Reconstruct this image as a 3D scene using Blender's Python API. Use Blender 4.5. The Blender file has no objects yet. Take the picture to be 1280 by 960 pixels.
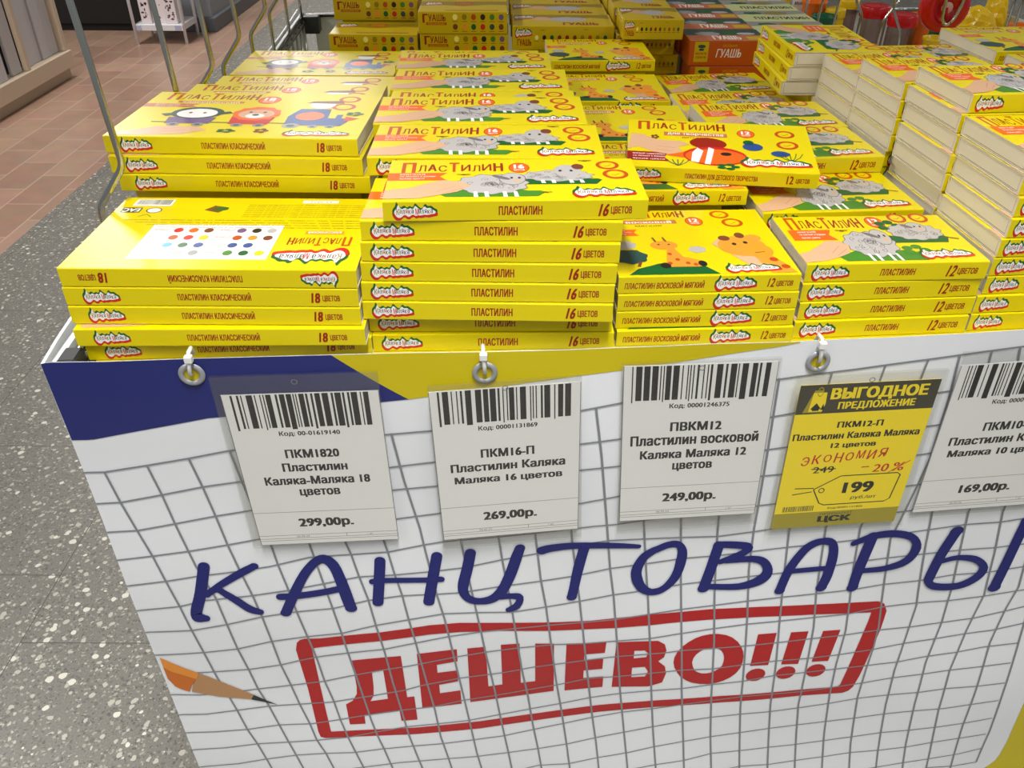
import bpy, bmesh, math, random
from mathutils import Vector, Matrix
from mathutils.geometry import tessellate_polygon

SC = bpy.context.scene
COL = SC.collection

# ---------------------------------------------------------------- camera, light, exposure
FPX, PITCH, ROLL, CAMZ = 1052.5, 0.5985, 0.0049, 1.40
cam = bpy.data.cameras.new('camera')
cam.sensor_fit = 'HORIZONTAL'
cam.sensor_width = 36.0
cam.lens = FPX / 1280.0 * 36.0
cam.clip_start = 0.02
cam.clip_end = 60
camo = bpy.data.objects.new('camera', cam)
COL.objects.link(camo)
fwd = Vector((0, math.cos(PITCH), -math.sin(PITCH)))
rgt = Vector((1, 0, 0))
up_ = rgt.cross(fwd)
cr, sr = math.cos(ROLL), math.sin(ROLL)
X_ = cr * rgt + sr * up_
Y_ = -sr * rgt + cr * up_
Z_ = -fwd
camo.matrix_world = Matrix(((X_.x, Y_.x, Z_.x, 0), (X_.y, Y_.y, Z_.y, 0), (X_.z, Y_.z, Z_.z, CAMZ), (0, 0, 0, 1)))
SC.camera = camo
SC.view_settings.view_transform = 'Standard'
SC.view_settings.look = 'None'
SC.view_settings.exposure = -0.72
SC.view_settings.gamma = 1.0
SC.view_settings.use_curve_mapping = False

world = bpy.data.worlds.new('shop_air')
SC.world = world
world.use_nodes = True
bg = world.node_tree.nodes['Background']
bg.inputs[0].default_value = (0.93, 0.97, 1.0, 1)
bg.inputs[1].default_value = 0.40

def overhead_light(x, y, sx=0.25, sy=1.3, power=60, z=3.25, spread=180):
    l = bpy.data.lights.new('overhead_light', 'AREA')
    l.shape = 'RECTANGLE'
    l.size, l.size_y = sx, sy
    l.energy = power
    l.spread = math.radians(spread)
    l.color = (1.0, 0.985, 0.95)
    o = bpy.data.objects.new('overhead_light', l)
    o.location = (x, y, z)
    COL.objects.link(o)

overhead_light(0.1, -0.45, power=62, spread=78)      # added main light, spread narrowed so the rear piles fall darker
for lx, ly, pw in ((-2.6, -1.2, 55), (-2.7, 2.0, 110), (-2.75, 5.4, 120), (-2.1, 8.6, 100), (-2.0, 11.0, 90), (-5.2, 4.0, 60),  # outermost left one is added to brighten the far side of the aisle
                   (2.6, -1.2, 55), (2.7, 1.4, 30), (4.6, 4.6, 55), (6.2, 8.0, 55)):
    overhead_light(lx, ly, power=pw)

# ---------------------------------------------------------------- materials
def lin(c):
    return tuple((v / 12.92 if v <= 0.04045 else ((v + 0.055) / 1.055) ** 2.4) for v in c)

MATS = {}
def mat(name, rgb, rough=0.5, metal=0.0, coat=0.0, spec=0.5, srgb=True):
    if name in MATS:
        return MATS[name]
    m = bpy.data.materials.new(name)
    m.use_nodes = True
    b = m.node_tree.nodes['Principled BSDF']
    c = [v / 255 for v in rgb]
    c = lin(c) if srgb else c
    b.inputs['Base Color'].default_value = (*c, 1)
    b.inputs['Roughness'].default_value = rough
    b.inputs['Metallic'].default_value = metal
    b.inputs['Coat Weight'].default_value = coat
    b.inputs['Coat Roughness'].default_value = 0.12
    b.inputs['Specular IOR Level'].default_value = spec
    MATS[name] = m
    return m

R_ = 0.32
YEL = mat('yellow_card', (224, 205, 0), R_)
YEL2 = mat('gouache_yellow_card', (204, 176, 10), R_)
WHITE = mat('white_print', (240, 238, 235), R_)
CARD = mat('bare_white_card', (218, 210, 188), 0.6)
SEAM = mat('card_seam', (120, 108, 84), 0.8)
MAROON = mat('maroon_print', (150, 30, 12), R_)
RUST = mat('rust_print', (186, 72, 12), R_)
ORANGE = mat('orange_print', (232, 100, 24), R_)
ORANGE2 = mat('light_orange_print', (240, 150, 40), R_)
RED = mat('red_print', (200, 34, 30), R_)
GREEN = mat('dark_green_print', (14, 92, 40), R_)
GRASS = mat('grass_green_print', (66, 130, 36), R_)
WOOL = mat('wool_grey_print', (182, 178, 176), R_)
WOOLD = mat('wool_swirl_print', (112, 106, 108), R_)
SKIN = mat('skin_print', (214, 170, 134), R_)
SKIND = mat('skin_fold_print', (190, 130, 100), R_)
BLACK = mat('black_print', (28, 26, 26), R_)
BLUE = mat('blue_print', (40, 74, 140), R_)
PURPLE = mat('purple_print', (110, 84, 130), R_)
BROWN = mat('brown_print', (118, 60, 40), R_)
GIR = mat('giraffe_orange_print', (232, 150, 50), R_)
GREY = mat('grey_print', (150, 150, 150), R_)
OLIVE = mat('olive_text_print', (150, 126, 14), R_)
SKY = mat('sky_blue_print', (70, 160, 210), R_)
PALE = mat('pale_yellow_print', (250, 240, 130), R_)
GOUR = mat('gouache_orange_card', (196, 84, 20), R_)
BRICK = mat('gouache_brick_print', (196, 110, 70), R_)
TEAL = mat('dark_teal_print', (40, 74, 70), R_)
LIME = mat('pale_lime_card', (205, 212, 150), R_)

VINYL = mat('banner_white_vinyl', (226, 229, 233), 0.38)
VGRID = mat('banner_grid_print', (128, 130, 136), 0.4)
VBLUE = mat('banner_blue_print', (32, 40, 108), 0.33)
VINK = mat('banner_ink_blue_print', (16, 22, 104), 0.36)
VYEL = mat('banner_yellow_print', (198, 181, 8), 0.35)
VRED = mat('banner_red_print', (172, 20, 24), 0.38)
PENO = mat('pencil_orange_print', (196, 104, 26), 0.38)
PENL = mat('pencil_light_orange_print', (222, 140, 50), 0.38)
PENW = mat('pencil_wood_print', (176, 132, 90), 0.4)
PENK = mat('pencil_lead_print', (36, 40, 44), 0.38)
CHROME = mat('chrome_wire', (190, 190, 182), 0.18, 1.0)
STEEL = mat('eyelet_steel', (168, 170, 174), 0.35, 0.45)
NYLON = mat('white_nylon_tie', (226, 226, 226), 0.4)
PLASTK = mat('black_plastic', (40, 42, 44), 0.45)
RIM = mat('bin_white_plastic', (206, 209, 208), 0.4)
PAPER = mat('tag_paper', (236, 236, 234), 0.5)
PAPERY = mat('tag_yellow_paper', (252, 226, 20), 0.5)
INK = mat('tag_black_ink', (22, 22, 22), 0.5)
INKR = mat('tag_red_pen', (200, 40, 20), 0.5)
OLIVEBAR = mat('tag_olive_bar', (168, 154, 30), 0.5)
TLINE = mat('tag_thin_line', (110, 110, 110), 0.5)

def clear_mat(name, tint, fac, rough=0.08):
    m = bpy.data.materials.new(name)
    m.use_nodes = True
    nt = m.node_tree
    nt.nodes.clear()
    o = nt.nodes.new('ShaderNodeOutputMaterial')
    t = nt.nodes.new('ShaderNodeBsdfTransparent')
    t.inputs[0].default_value = (*tint, 1)
    g = nt.nodes.new('ShaderNodeBsdfGlossy')
    g.inputs['Roughness'].default_value = rough
    x = nt.nodes.new('ShaderNodeMixShader')
    x.inputs[0].default_value = fac
    nt.links.new(t.outputs[0], x.inputs[1])
    nt.links.new(g.outputs[0], x.inputs[2])
    nt.links.new(x.outputs[0], o.inputs[0])
    return m
POCKET = clear_mat('clear_plastic_pocket', (0.94, 0.94, 0.93), 0.10, 0.3)
JARPL = clear_mat('cloudy_jar_plastic', (0.66, 0.54, 0.52), 0.14, 0.3)

def floor_mats():
    # terrazzo: grey cement, white and dark stone chips, thin dark joints
    m = bpy.data.materials.new('terrazzo')
    m.use_nodes = True
    nt = m.node_tree
    N = nt.nodes.new
    L = nt.links.new
    b = nt.nodes['Principled BSDF']
    tc = N('ShaderNodeTexCoord')
    def chips(scale, lo, hi, w):
        mp = N('ShaderNodeMapping'); mp.inputs['Location'].default_value = (w, w * 2.3, 0)
        L(tc.outputs['Object'], mp.inputs[0])
        ns = N('ShaderNodeTexNoise'); ns.inputs['Scale'].default_value = scale * 0.9
        L(mp.outputs[0], ns.inputs['Vector'])
        mx = N('ShaderNodeMix'); mx.data_type = 'VECTOR'; mx.inputs['Factor'].default_value = 0.012
        L(mp.outputs[0], mx.inputs[4]); L(ns.outputs['Color'], mx.inputs[5])
        v = N('ShaderNodeTexVoronoi'); v.inputs['Scale'].default_value = scale
        L(mx.outputs[1], v.inputs['Vector'])
        sp = N('ShaderNodeSeparateColor'); L(v.outputs['Color'], sp.inputs[0])
        # chip radius varies per cell
        rr = N('ShaderNodeMapRange'); rr.inputs['From Min'].default_value = lo; rr.inputs['From Max'].default_value = hi
        rr.inputs['To Min'].default_value = 0.0; rr.inputs['To Max'].default_value = 0.5
        L(sp.outputs['Red'], rr.inputs['Value'])
        lt = N('ShaderNodeMath'); lt.operation = 'LESS_THAN'
        L(v.outputs['Distance'], lt.inputs[0]); L(rr.outputs[0], lt.inputs[1])
        return lt.outputs[0], sp
    def mixc(fac, a, bcol):
        x = N('ShaderNodeMix'); x.data_type = 'RGBA'
        L(fac, x.inputs[0])
        if isinstance(a, tuple): x.inputs[6].default_value = a
        else: L(a, x.inputs[6])
        if isinstance(bcol, tuple): x.inputs[7].default_value = bcol
        else: L(bcol, x.inputs[7])
        return x.outputs[2]
    c3 = lambda r, g, bb: (*lin((r / 255, g / 255, bb / 255)), 1)
    n0 = N('ShaderNodeTexNoise'); n0.inputs['Scale'].default_value = 260
    L(tc.outputs['Object'], n0.inputs['Vector'])
    base = mixc(n0.outputs['Fac'], c3(84, 82, 77), c3(136, 133, 124))
    d1, s1 = chips(170, 0.15, 1.0, 3)
    base = mixc(d1, base, c3(82, 80, 76))
    d2, s2 = chips(130, 0.25, 1.0, 9)
    base = mixc(d2, base, c3(150, 147, 136))
    d3, s3 = chips(72, 0.45, 1.05, 17)
    base = mixc(d3, base, c3(180, 177, 165))
    d5, s5 = chips(85, 0.6, 1.1, 41)
    base = mixc(d5, base, c3(96, 93, 88))
    d4, s4 = chips(44, 0.66, 1.15, 29)
    base = mixc(d4, base, c3(214, 211, 199))
    # joints
    geo = N('ShaderNodeNewGeometry')
    br = N('ShaderNodeTexBrick')
    br.offset = 0.6; br.squash = 1.0
    br.inputs['Color1'].default_value = (0, 0, 0, 1); br.inputs['Color2'].default_value = (0, 0, 0, 1)
    br.inputs['Mortar'].default_value = (1, 1, 1, 1)
    br.inputs['Scale'].default_value = 1.0
    br.inputs['Mortar Size'].default_value = 0.0013
    br.inputs['Mortar Smooth'].default_value = 0.3
    br.inputs['Brick Width'].default_value = 0.455
    br.inputs['Row Height'].default_value = 0.455
    mp = N('ShaderNodeMapping'); mp.vector_type = 'POINT'
    mp.inputs['Rotation'].default_value = (0, 0, math.radians(90))
    mp.inputs['Location'].default_value = (JX, JY, 0)
    L(geo.outputs['Position'], mp.inputs[0]); L(mp.outputs[0], br.inputs['Vector'])
    base = mixc(br.outputs['Fac'], base, c3(66, 64, 60))
    L(base, b.inputs['Base Color'])
    b.inputs['Roughness'].default_value = 0.42
    # brown ceramic tiles, laid running bond along the aisle
    m2 = bpy.data.materials.new('brown_tile')
    m2.use_nodes = True
    nt = m2.node_tree
    N = nt.nodes.new; L = nt.links.new
    b2 = nt.nodes['Principled BSDF']
    geo = N('ShaderNodeNewGeometry')
    mp = N('ShaderNodeMapping'); mp.inputs['Rotation'].default_value = (0, 0, math.radians(90))
    mp.inputs['Location'].default_value = (0.0, -0.045, 0)
    L(geo.outputs['Position'], mp.inputs[0])
    br = N('ShaderNodeTexBrick'); br.offset = 0.5
    br.inputs['Scale'].default_value = 1.0
    br.inputs['Brick Width'].default_value = 0.34; br.inputs['Row Height'].default_value = 0.17
    br.inputs['Mortar Size'].default_value = 0.004; br.inputs['Mortar Smooth'].default_value = 0.2
    br.inputs['Color1'].default_value = c3(172, 134, 110); br.inputs['Color2'].default_value = c3(158, 120, 97)
    br.inputs['Mortar'].default_value = c3(186, 154, 132)
    L(mp.outputs[0], br.inputs['Vector'])
    ns = N('ShaderNodeTexNoise'); ns.inputs['Scale'].default_value = 9; ns.inputs['Detail'].default_value = 6
    L(geo.outputs['Position'], ns.inputs['Vector'])
    mxx = N('ShaderNodeMix'); mxx.data_type = 'RGBA'; mxx.blend_type = 'OVERLAY'; mxx.inputs[0].default_value = 0.25
    L(br.outputs['Color'], mxx.inputs[6]); L(ns.outputs['Color'], mxx.inputs[7])
    hs = N('ShaderNodeHueSaturation'); hs.inputs['Saturation'].default_value = 0.85
    L(mxx.outputs[2], hs.inputs['Color'])
    L(hs.outputs[0], b2.inputs['Base Color'])
    b2.inputs['Roughness'].default_value = 0.3
    return m, m2
JX, JY = -0.07, 0.085
TERR, BTILE = floor_mats()

# ---------------------------------------------------------------- mesh helpers
def link(name, me, parent=None, mats=()):
    for m in mats:
        me.materials.append(m)
    o = bpy.data.objects.new(name, me)
    COL.objects.link(o)
    if parent is not None:
        o.parent = parent
    return o

def tag(o, label=None, cat=None, group=None, kind=None):
    if label: o['label'] = label
    if cat: o['category'] = cat
    if group: o['group'] = group
    if kind: o['kind'] = kind
    return o

def empty(name, loc, rz=0.0):
    o = bpy.data.objects.new(name, None)
    o.empty_display_size = 0.05
    o.location = loc
    o.rotation_euler = (0, 0, rz)
    COL.objects.link(o)
    return o

class MB:
    """one mesh in the making"""
    def __init__(s):
        s.v, s.f, s.m, s.mats, s.smooth = [], [], [], [], []
    def mi(s, m):
        if m not in s.mats: s.mats.append(m)
        return s.mats.index(m)
    def face(s, pts, m, smooth=False):
        i0 = len(s.v)
        s.v += [tuple(p) for p in pts]
        s.f.append(tuple(range(i0, i0 + len(pts)))); s.m.append(s.mi(m)); s.smooth.append(smooth)
    def raw(s, vs, fs, m, smooth=False):
        i0 = len(s.v)
        s.v += [tuple(p) for p in vs]
        k = s.mi(m)
        for f in fs:
            s.f.append(tuple(i + i0 for i in f)); s.m.append(k); s.smooth.append(smooth)
    def box(s, lo, hi, m, mtx=None):
        x0, y0, z0 = lo; x1, y1, z1 = hi
        vs = [(x0,y0,z0),(x1,y0,z0),(x1,y1,z0),(x0,y1,z0),(x0,y0,z1),(x1,y0,z1),(x1,y1,z1),(x0,y1,z1)]
        if mtx is not None: vs = [mtx @ Vector(p) for p in vs]
        s.raw(vs, [(0,3,2,1),(4,5,6,7),(0,1,5,4),(1,2,6,5),(2,3,7,6),(3,0,4,7)], m)
    def bbox(s, lo, hi, m, r=0.003, seg=2, mtx=None):
        bm = bmesh.new()
        bmesh.ops.create_cube(bm, size=1)
        for v in bm.verts:
            v.co = Vector((lo[i] + (v.co[i] + .5) * (hi[i] - lo[i]) for i in range(3)))
        bmesh.ops.bevel(bm, geom=bm.edges[:], offset=r, segments=seg, affect='EDGES', profile=0.5)
        bm.verts.index_update()
        vs = [v.co.copy() for v in bm.verts]
        if mtx is not None: vs = [mtx @ p for p in vs]
        s.raw(vs, [tuple(v.index for v in f.verts) for f in bm.faces], m)
        bm.free()
    def tube(s, pts, r, m, seg=8, cap=True):
        pts = [Vector(p) for p in pts]
        rings = []
        n = len(pts)
        T = [(pts[min(i+1,n-1)] - pts[max(i-1,0)]).normalized() for i in range(n)]
        a = T[0].orthogonal().normalized()
        for i in range(n):
            a = (a - T[i] * a.dot(T[i])).normalized()
            b = T[i].cross(a)
            rr = r[i] if isinstance(r, (list, tuple)) else r
            rings.append([pts[i] + (a * math.cos(2*math.pi*k/seg) + b * math.sin(2*math.pi*k/seg)) * rr for k in range(seg)])
        vs = [p for q in rings for p in q]
        fs = []
        for i in range(n - 1):
            for k in range(seg):
                k2 = (k + 1) % seg
                fs.append((i*seg+k, i*seg+k2, (i+1)*seg+k2, (i+1)*seg+k))
        if cap:
            fs.append(tuple(reversed(range(seg)))); fs.append(tuple((n-1)*seg + k for k in range(seg)))
        s.raw(vs, fs, m, True)
    def lathe(s, prof, m, c=(0,0,0), seg=28):
        vs, fs = [], []
        for (r, z) in prof:
            for k in range(seg):
                t = 2*math.pi*k/seg
                vs.append((c[0] + r*math.cos(t), c[1] + r*math.sin(t), c[2] + z))
        for i in range(len(prof) - 1):
            for k in range(seg):
                k2 = (k+1) % seg
                fs.append((i*seg+k, i*seg+k2, (i+1)*seg+k2, (i+1)*seg+k))
        s.raw(vs, fs, m, True)
    def mesh(s, name):
        me = bpy.data.meshes.new(name)
        me.from_pydata(s.v, [], s.f)
        for i, p in enumerate(me.polygons):
            p.material_index = s.m[i]; p.use_smooth = s.smooth[i]
        for m in s.mats: me.materials.append(m)
        me.update()
        return me
    def build(s, name, parent=None):
        o = bpy.data.objects.new(name, s.mesh(name))
        COL.objects.link(o)
        if parent is not None: o.parent = parent
        return o

_TX = {}
def glyphs(txt, bold=0.0):
    """outline text as flat 2-D faces, unit font size; bold = overprinted with small shifts"""
    k = (txt, bold)
    if k not in _TX:
        c = bpy.data.curves.new('text', 'FONT')
        c.body = txt; c.resolution_u = 2; c.space_character = 1.05
        o = bpy.data.objects.new('text', c)
        COL.objects.link(o)
        dg = bpy.context.evaluated_depsgraph_get()
        loops = []
        for sp in o.to_curve(dg).splines:
            bp = sp.bezier_points
            P = []
            for i in range(len(bp)):
                p, q = bp[i], bp[(i+1) % len(bp)]
                p0, p1, p2, p3 = p.co, p.handle_right, q.handle_left, q.co
                d = p3 - p0
                flat = abs(d.x*(p1.y-p0.y)-d.y*(p1.x-p0.x)) + abs(d.x*(p2.y-p0.y)-d.y*(p2.x-p0.x)) < 1e-5
                for k in range(1 if flat else 3):
                    t = k/3
                    w = p0*(1-t)**3 + p1*3*t*(1-t)**2 + p2*3*t*t*(1-t) + p3*t**3
                    if not P or math.hypot(P[-1][0]-w.x, P[-1][1]-w.y) > 1e-5: P.append((w.x, w.y))
            if len(P) > 2: loops.append(P)
        o.to_curve_clear()
        bpy.data.objects.remove(o); bpy.data.curves.remove(c)
        area = lambda P: sum(P[i-1][0]*P[i][1]-P[i][0]*P[i-1][1] for i in range(len(P)))
        def inside(pt, P):
            r = False
            for i in range(len(P)):
                (x1, y1), (x2, y2) = P[i-1], P[i]
                if (y1 > pt[1]) != (y2 > pt[1]) and pt[0] < (x2-x1)*(pt[1]-y1)/(y2-y1)+x1: r = not r
            return r
        # a counter runs the other way round inside a larger outline
        par = [[Q for Q in loops if area(P)*area(Q) < 0 and abs(area(Q)) > abs(area(P)) and inside(P[0], Q)] for P in loops]
        outer = [P for P, q in zip(loops, par) if not q]
        hole = [P for P, q in zip(loops, par) if q]
        base = [([], []), ([], []), ([], [])]
        for n, P in enumerate(outer):
            hs = [h for h in hole if inside(h[0], P)]
            v, f = tess(P, hs)
            V, F = base[n % 3]
            k0 = len(V)
            V.extend(v); F.extend(tuple(i+k0 for i in t) for t in f)
        sh = [(0, 0)]
        if bold > 0:
            sh = ((-bold, 0), (bold, 0)) if bold < .025 else ((-bold, -bold*.35), (bold, bold*.35), (0, 0), (-bold, bold*.35), (bold, -bold*.35))
        groups = [([(x+dx, y+dy) for x, y in V], F) for dx, dy in sh for V, F in base if V]
        vs = [p for g in groups for p in g[0]]
        xs = [p[0] for p in vs]; ys = [p[1] for p in vs]
        _TX[k] = (groups, (min(xs), min(ys), max(xs), max(ys)))
    return _TX[k]

def tess(pts, holes=()):
    loops = [[Vector((p[0], p[1], 0)) for p in pts]] + [[Vector((p[0], p[1], 0)) for p in h] for h in holes]
    tris = tessellate_polygon(loops)
    allp = [p for l in ([pts] + list(holes)) for p in l]
    out = []
    for t in tris:
        a, b, c = (allp[i] for i in t)
        area = (b[0]-a[0])*(c[1]-a[1]) - (b[1]-a[1])*(c[0]-a[0])
        out.append(tuple(t) if area > 0 else (t[0], t[2], t[1]))
    return allp, out

class Art:
    """prints flat artwork, in face coordinates 0..1, a hair above one face of an MB"""
    EPS = 0.000012
    def __init__(s, mb, fn, W, H):
        s.mb, s.fn, s.W, s.H, s.k = mb, fn, W, H, 1
    def put(s, vs, fs, m, layer=None):
        if layer is None:
            layer = s.k; s.k += 1
        s.mb.raw([s.fn(x, y, s.EPS * layer) for x, y in vs], fs, m)
    def poly(s, pts, m, layer=None, holes=()):
        vs, fs = tess(pts, holes)
        s.put(vs, fs, m, layer)
    def rect(s, x0, y0, x1, y1, m, layer=None):
        s.put([(x0,y0),(x1,y0),(x1,y1),(x0,y1)], [(0,1,2,3)], m, layer)
    def ell(s, cx, cy, rx, ry, m, n=24, bump=0.0, nb=0, a0=0.0, layer=None, rot=0.0):
        pts = []
        for i in range(n):
            t = 2*math.pi*i/n
            q = 1 + bump*math.sin(nb*t + a0)
            ex, ey = rx*q*math.cos(t), ry*q*math.sin(t)
            pts.append((cx + ex*math.cos(rot) - ey*math.sin(rot), cy + ex*math.sin(rot) + ey*math.cos(rot)))
        s.put(pts, [tuple(range(n))] if bump == 0 else tess(pts)[1], m, layer)
    def ring(s, cx, cy, rx, ry, w, m, n=24, layer=None):
        vs, fs = [], []
        for i in range(n):
            t = 2*math.pi*i/n
            vs += [(cx + rx*math.cos(t), cy + ry*math.sin(t)), (cx + (rx*(1-w))*math.cos(t), cy + (ry*(1-w))*math.sin(t))]
        for i in range(n):
            j = (i+1) % n
            fs.append((2*i, 2*j, 2*j+1, 2*i+1))
        s.put(vs, fs, m, layer)
    def line(s, pts, w, m, layer=None):
        """polyline of width w (in metres) in face units"""
        P = [(x*s.W, y*s.H) for x, y in pts]
        vs, fs = [], []
        n = len(P)
        for i in range(n):
            a, b = P[max(i-1,0)], P[min(i+1,n-1)]
            tx, ty = b[0]-a[0], b[1]-a[1]
            l = math.hypot(tx, ty) or 1
            nx, ny = -ty/l*w/2, tx/l*w/2
            vs += [((P[i][0]+nx)/s.W, (P[i][1]+ny)/s.H), ((P[i][0]-nx)/s.W, (P[i][1]-ny)/s.H)]
        for i in range(n-1):
            fs.append((2*i, 2*i+1, 2*i+3, 2*i+2))
        s.put(vs, fs, m, layer)
    def text(s, txt, x0, y0, x1, y1, m, bold=0.02, shear=0.0, layer=None, cap=False):
        groups, (a, b, c, d) = glyphs(txt, bold)
        if cap: b, d = 0.0, 0.73
        sx, sy = (x1-x0)/(c-a), (y1-y0)/(d-b)
        if layer is None:
            layer = s.k; s.k += 1
        for i, (vs, fs) in enumerate(groups):
            s.put([(x0 + (x-a)*sx + shear*((y-b)*sy)*s.H/s.W, y0 + (y-b)*sy) for x, y in vs], fs, m, layer + i*.06)

CLOUD = [(0,.45),(.02,.62),(.06,.72),(.08,.80),(.095,1.0),(.12,.98),(.135,.82),(.17,.70),(.21,.66),(.24,.76),(.28,.80),(.31,.70),(.34,.64),(.37,.74),(.40,.78),(.44,.68),(.47,.66),(.50,.94),(.53,.92),(.58,.74),(.63,.60),(.68,.62),(.71,.86),(.75,.90),(.78,.72),(.82,.74),(.86,.80),(.90,.70),(.94,.60),(.99,.56),(1,.42),(.97,.32),(.90,.34),(.84,.26),(.78,.24),(.72,.32),(.66,.22),(.61,.20),(.57,.30),(.53,.16),(.49,.20),(.46,.34),(.41,.26),(.37,.14),(.32,.10),(.28,.30),(.23,.28),(.19,.16),(.14,.04),(.08,.06),(.03,.2)]
def rounded(P, n=3):
    out = []
    k = len(P)
    for i in range(k):
        p0, p1, p2, p3 = P[i-1], P[i], P[(i+1) % k], P[(i+2) % k]
        for j in range(n):
            t = j/n
            out.append(tuple(.5*(2*b+(c-a)*t+(2*a-5*b+4*c-d)*t*t+(3*b-a-3*c+d)*t**3) for a, b, c, d in zip(p0, p1, p2, p3)))
    return out
CLOUD = [(x, .55*y + .225*(CLOUD[i-1][1] + CLOUD[(i+1) % len(CLOUD)][1])) for i, (x, y) in enumerate(CLOUD)]
CLOUD = rounded(CLOUD)
def logo(A, x0, y0, x1, y1, flip=False):
    w, h = x1-x0, y1-y0
    def P(dx, dy, sx, sy):
        return [(x0 + w*(.5 + (px-.5)*sx + dx), y0 + h*(.5 + (py-.5)*sy + dy)) for px, py in CLOUD]
    L0 = A.k
    A.poly(P(.0, -.07, 1.07, 1.20), MAROON, L0)
    A.poly(P(.0, .09, 1.06, 1.18), GREEN, L0+1)
    A.poly(P(.012, -.14, 1.05, 1.04), RED, L0+2)
    A.poly(P(0, .01, .97, .95), WHITE, L0+3)
    cols = [OLIVE, BROWN, BLACK, RUST, BROWN, BLACK, RED, BLACK, GREEN, BLUE, BROWN, BLACK]
    let = 'Каляка' + 'Маляка'
    for i, ch in enumerate(let):
        big = i in (0, 6)
        cx = .065 + i*.070 + (.028 if i > 5 else 0)
        hh = .42 if big else .26
        yb = (.30 if big else .36) + (.04 if i % 2 else 0)
        A.text(ch, x0+w*cx, y0+h*yb, x0+w*(cx+(.075 if big else .055)), y0+h*(yb+hh), cols[i], .02, layer=L0+4)
    A.k = L0+5

def title(A, x0, y0, x1, y1):
    """bouncing headline, big first letter"""
    let = 'Пластилин'
    let = let.upper()
    W = x1-x0; h = y1-y0
    ws = [1.55,.9,1,.95,1.15,1.05,.9,1.05,1.1]
    hs = [1,.62,.66,.6,.92,.62,.6,.64,.8]
    ys = [0,.12,.16,.1,.06,.14,.1,.16,.1]
    tot = sum(ws); x = x0
    L0 = A.k
    for i, ch in enumerate(let):
        ww = W*ws[i]/tot
        A.text(ch, x+ww*.06, y0+h*ys[i], x+ww*.9, y0+h*(ys[i]+hs[i]), RUST if i in (0,4) else MAROON, .045 if i in (0,2,4,8) else .02, layer=L0)
        x += ww
    A.k = L0+1

def ribbon(A, x0, y0, x1, y1, m=ORANGE, bullets=3):
    w = x1-x0; h = y1-y0
    A.poly([(x0,y0),(x1,y0),(x1-w*.12,y0+h*.5),(x1,y1),(x0,y1)], m)
    L0 = A.k
    words = ['мягкий', 'не липнет к рукам', 'яркие цвета']
    for i in range(bullets):
        yy = y1 - h*(i+1)*.9/bullets
        A.text(words[i % 3], x0+w*.2, yy+h*.04, x0+w*(.2+.6*(.7+.3*(i % 2))), yy+h*.2, WHITE, .01, layer=L0)
    A.k = L0+1

def badge(A, cx, cy, rx, ry, num):
    A.ell(cx, cy, rx, ry, RUST)
    A.ell(cx, cy, rx*.9, ry*.88, ORANGE)
    A.text(num, cx-rx*.5, cy-ry*.15, cx+rx*.5, cy+ry*.62, WHITE, .05)
    A.text('цветов', cx-rx*.5, cy-ry*.6, cx+rx*.5, cy-ry*.3, WHITE, .02, layer=A.k-1)
    A.line([(cx-rx*.6, cy+ry*.8), (cx-rx*.6, .995)], .0003, PALE, layer=1)
    A.line([(cx+rx*.6, cy+ry*.8), (cx+rx*.6, .995)], .0003, PALE, layer=1)

def seal(A, cx, cy, rx, ry):
    A.ell(cx, cy, rx, ry, RUST, bump=.05, nb=12)
    A.ell(cx, cy, rx*.7, ry*.7, ORANGE2)
    A.ell(cx, cy, rx*.62, ry*.6, YEL)
    A.line([(cx-rx*.35, cy-ry*.1), (cx-rx*.1, cy-ry*.25), (cx+rx*.35, cy+ry*.1)], .0007, MAROON)

def sheep(A, cx, cy, rx, ry, head_dx=.55, grey=False, legs=True):
    A.ell(cx, cy, rx*1.03, ry*1.04, WOOLD, n=48, bump=.07, nb=11)
    A.ell(cx, cy, rx, ry, WOOL, n=48, bump=.07, nb=11)
    L0 = A.k
    rnd = random.Random(int(cx*1000))
    for i in range(26):
        t = rnd.uniform(0, 6.28); q = rnd.uniform(0, .82)
        px, py = cx + rx*q*math.cos(t), cy + ry*q*math.sin(t)
        sp = [(px + rx*.13*(k/9)*math.cos(k*.9+t), py + ry*.2*(k/9)*math.sin(k*.9+t)) for k in range(10)]
        A.line(sp, .0006, WOOLD, layer=L0)
    A.k = L0+1
    if legs:
        for d in (-.5, -.2, .3, .6):
            A.poly([(cx+rx*d, cy-ry*.8), (cx+rx*(d+.1), cy-ry*.8), (cx+rx*(d+.14), cy-ry*1.35), (cx+rx*(d+.02), cy-ry*1.35)], WHITE, layer=L0+1)
        A.k = L0+2
    if head_dx < 0: return
    hx, hy = cx + rx*head_dx, cy + ry*.55
    A.ell(hx, hy, rx*.385, ry*.66, WOOLD)
    A.ell(hx, hy, rx*.36, ry*.62, WOOL)
    A.ell(hx-rx*.32, hy+ry*.15, rx*.14, ry*.3, WOOLD, rot=.5)
    L0 = A.k
    for d in (-.02, .2):
        A.ell(hx+rx*d, hy+ry*.1, rx*.045, ry*.1, BLACK, n=10, layer=L0)
    A.ell(hx+rx*.12, hy-ry*.22, rx*.1, ry*.14, SKIN, n=10, layer=L0)
    A.k = L0+1

def grass(A, x0, x1, y, h, m=GRASS):
    n = 18
    top = [(x0+(x1-x0)*i/n, y + h*(.5+.5*math.sin(math.pi*i/n))*(.8+.2*((i*7) % 3)/2)) for i in range(n+1)]
    A.poly([(x1-(x1-x0)*.1, y-h*.3), ] [::-1] + [(x0+(x1-x0)*.1, y-h*.35)][::-1] + top if False else [(x0+(x1-x0)*.08, y-h*.3), (x1-(x1-x0)*.08, y-h*.3)] + top[::-1], m)

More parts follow.
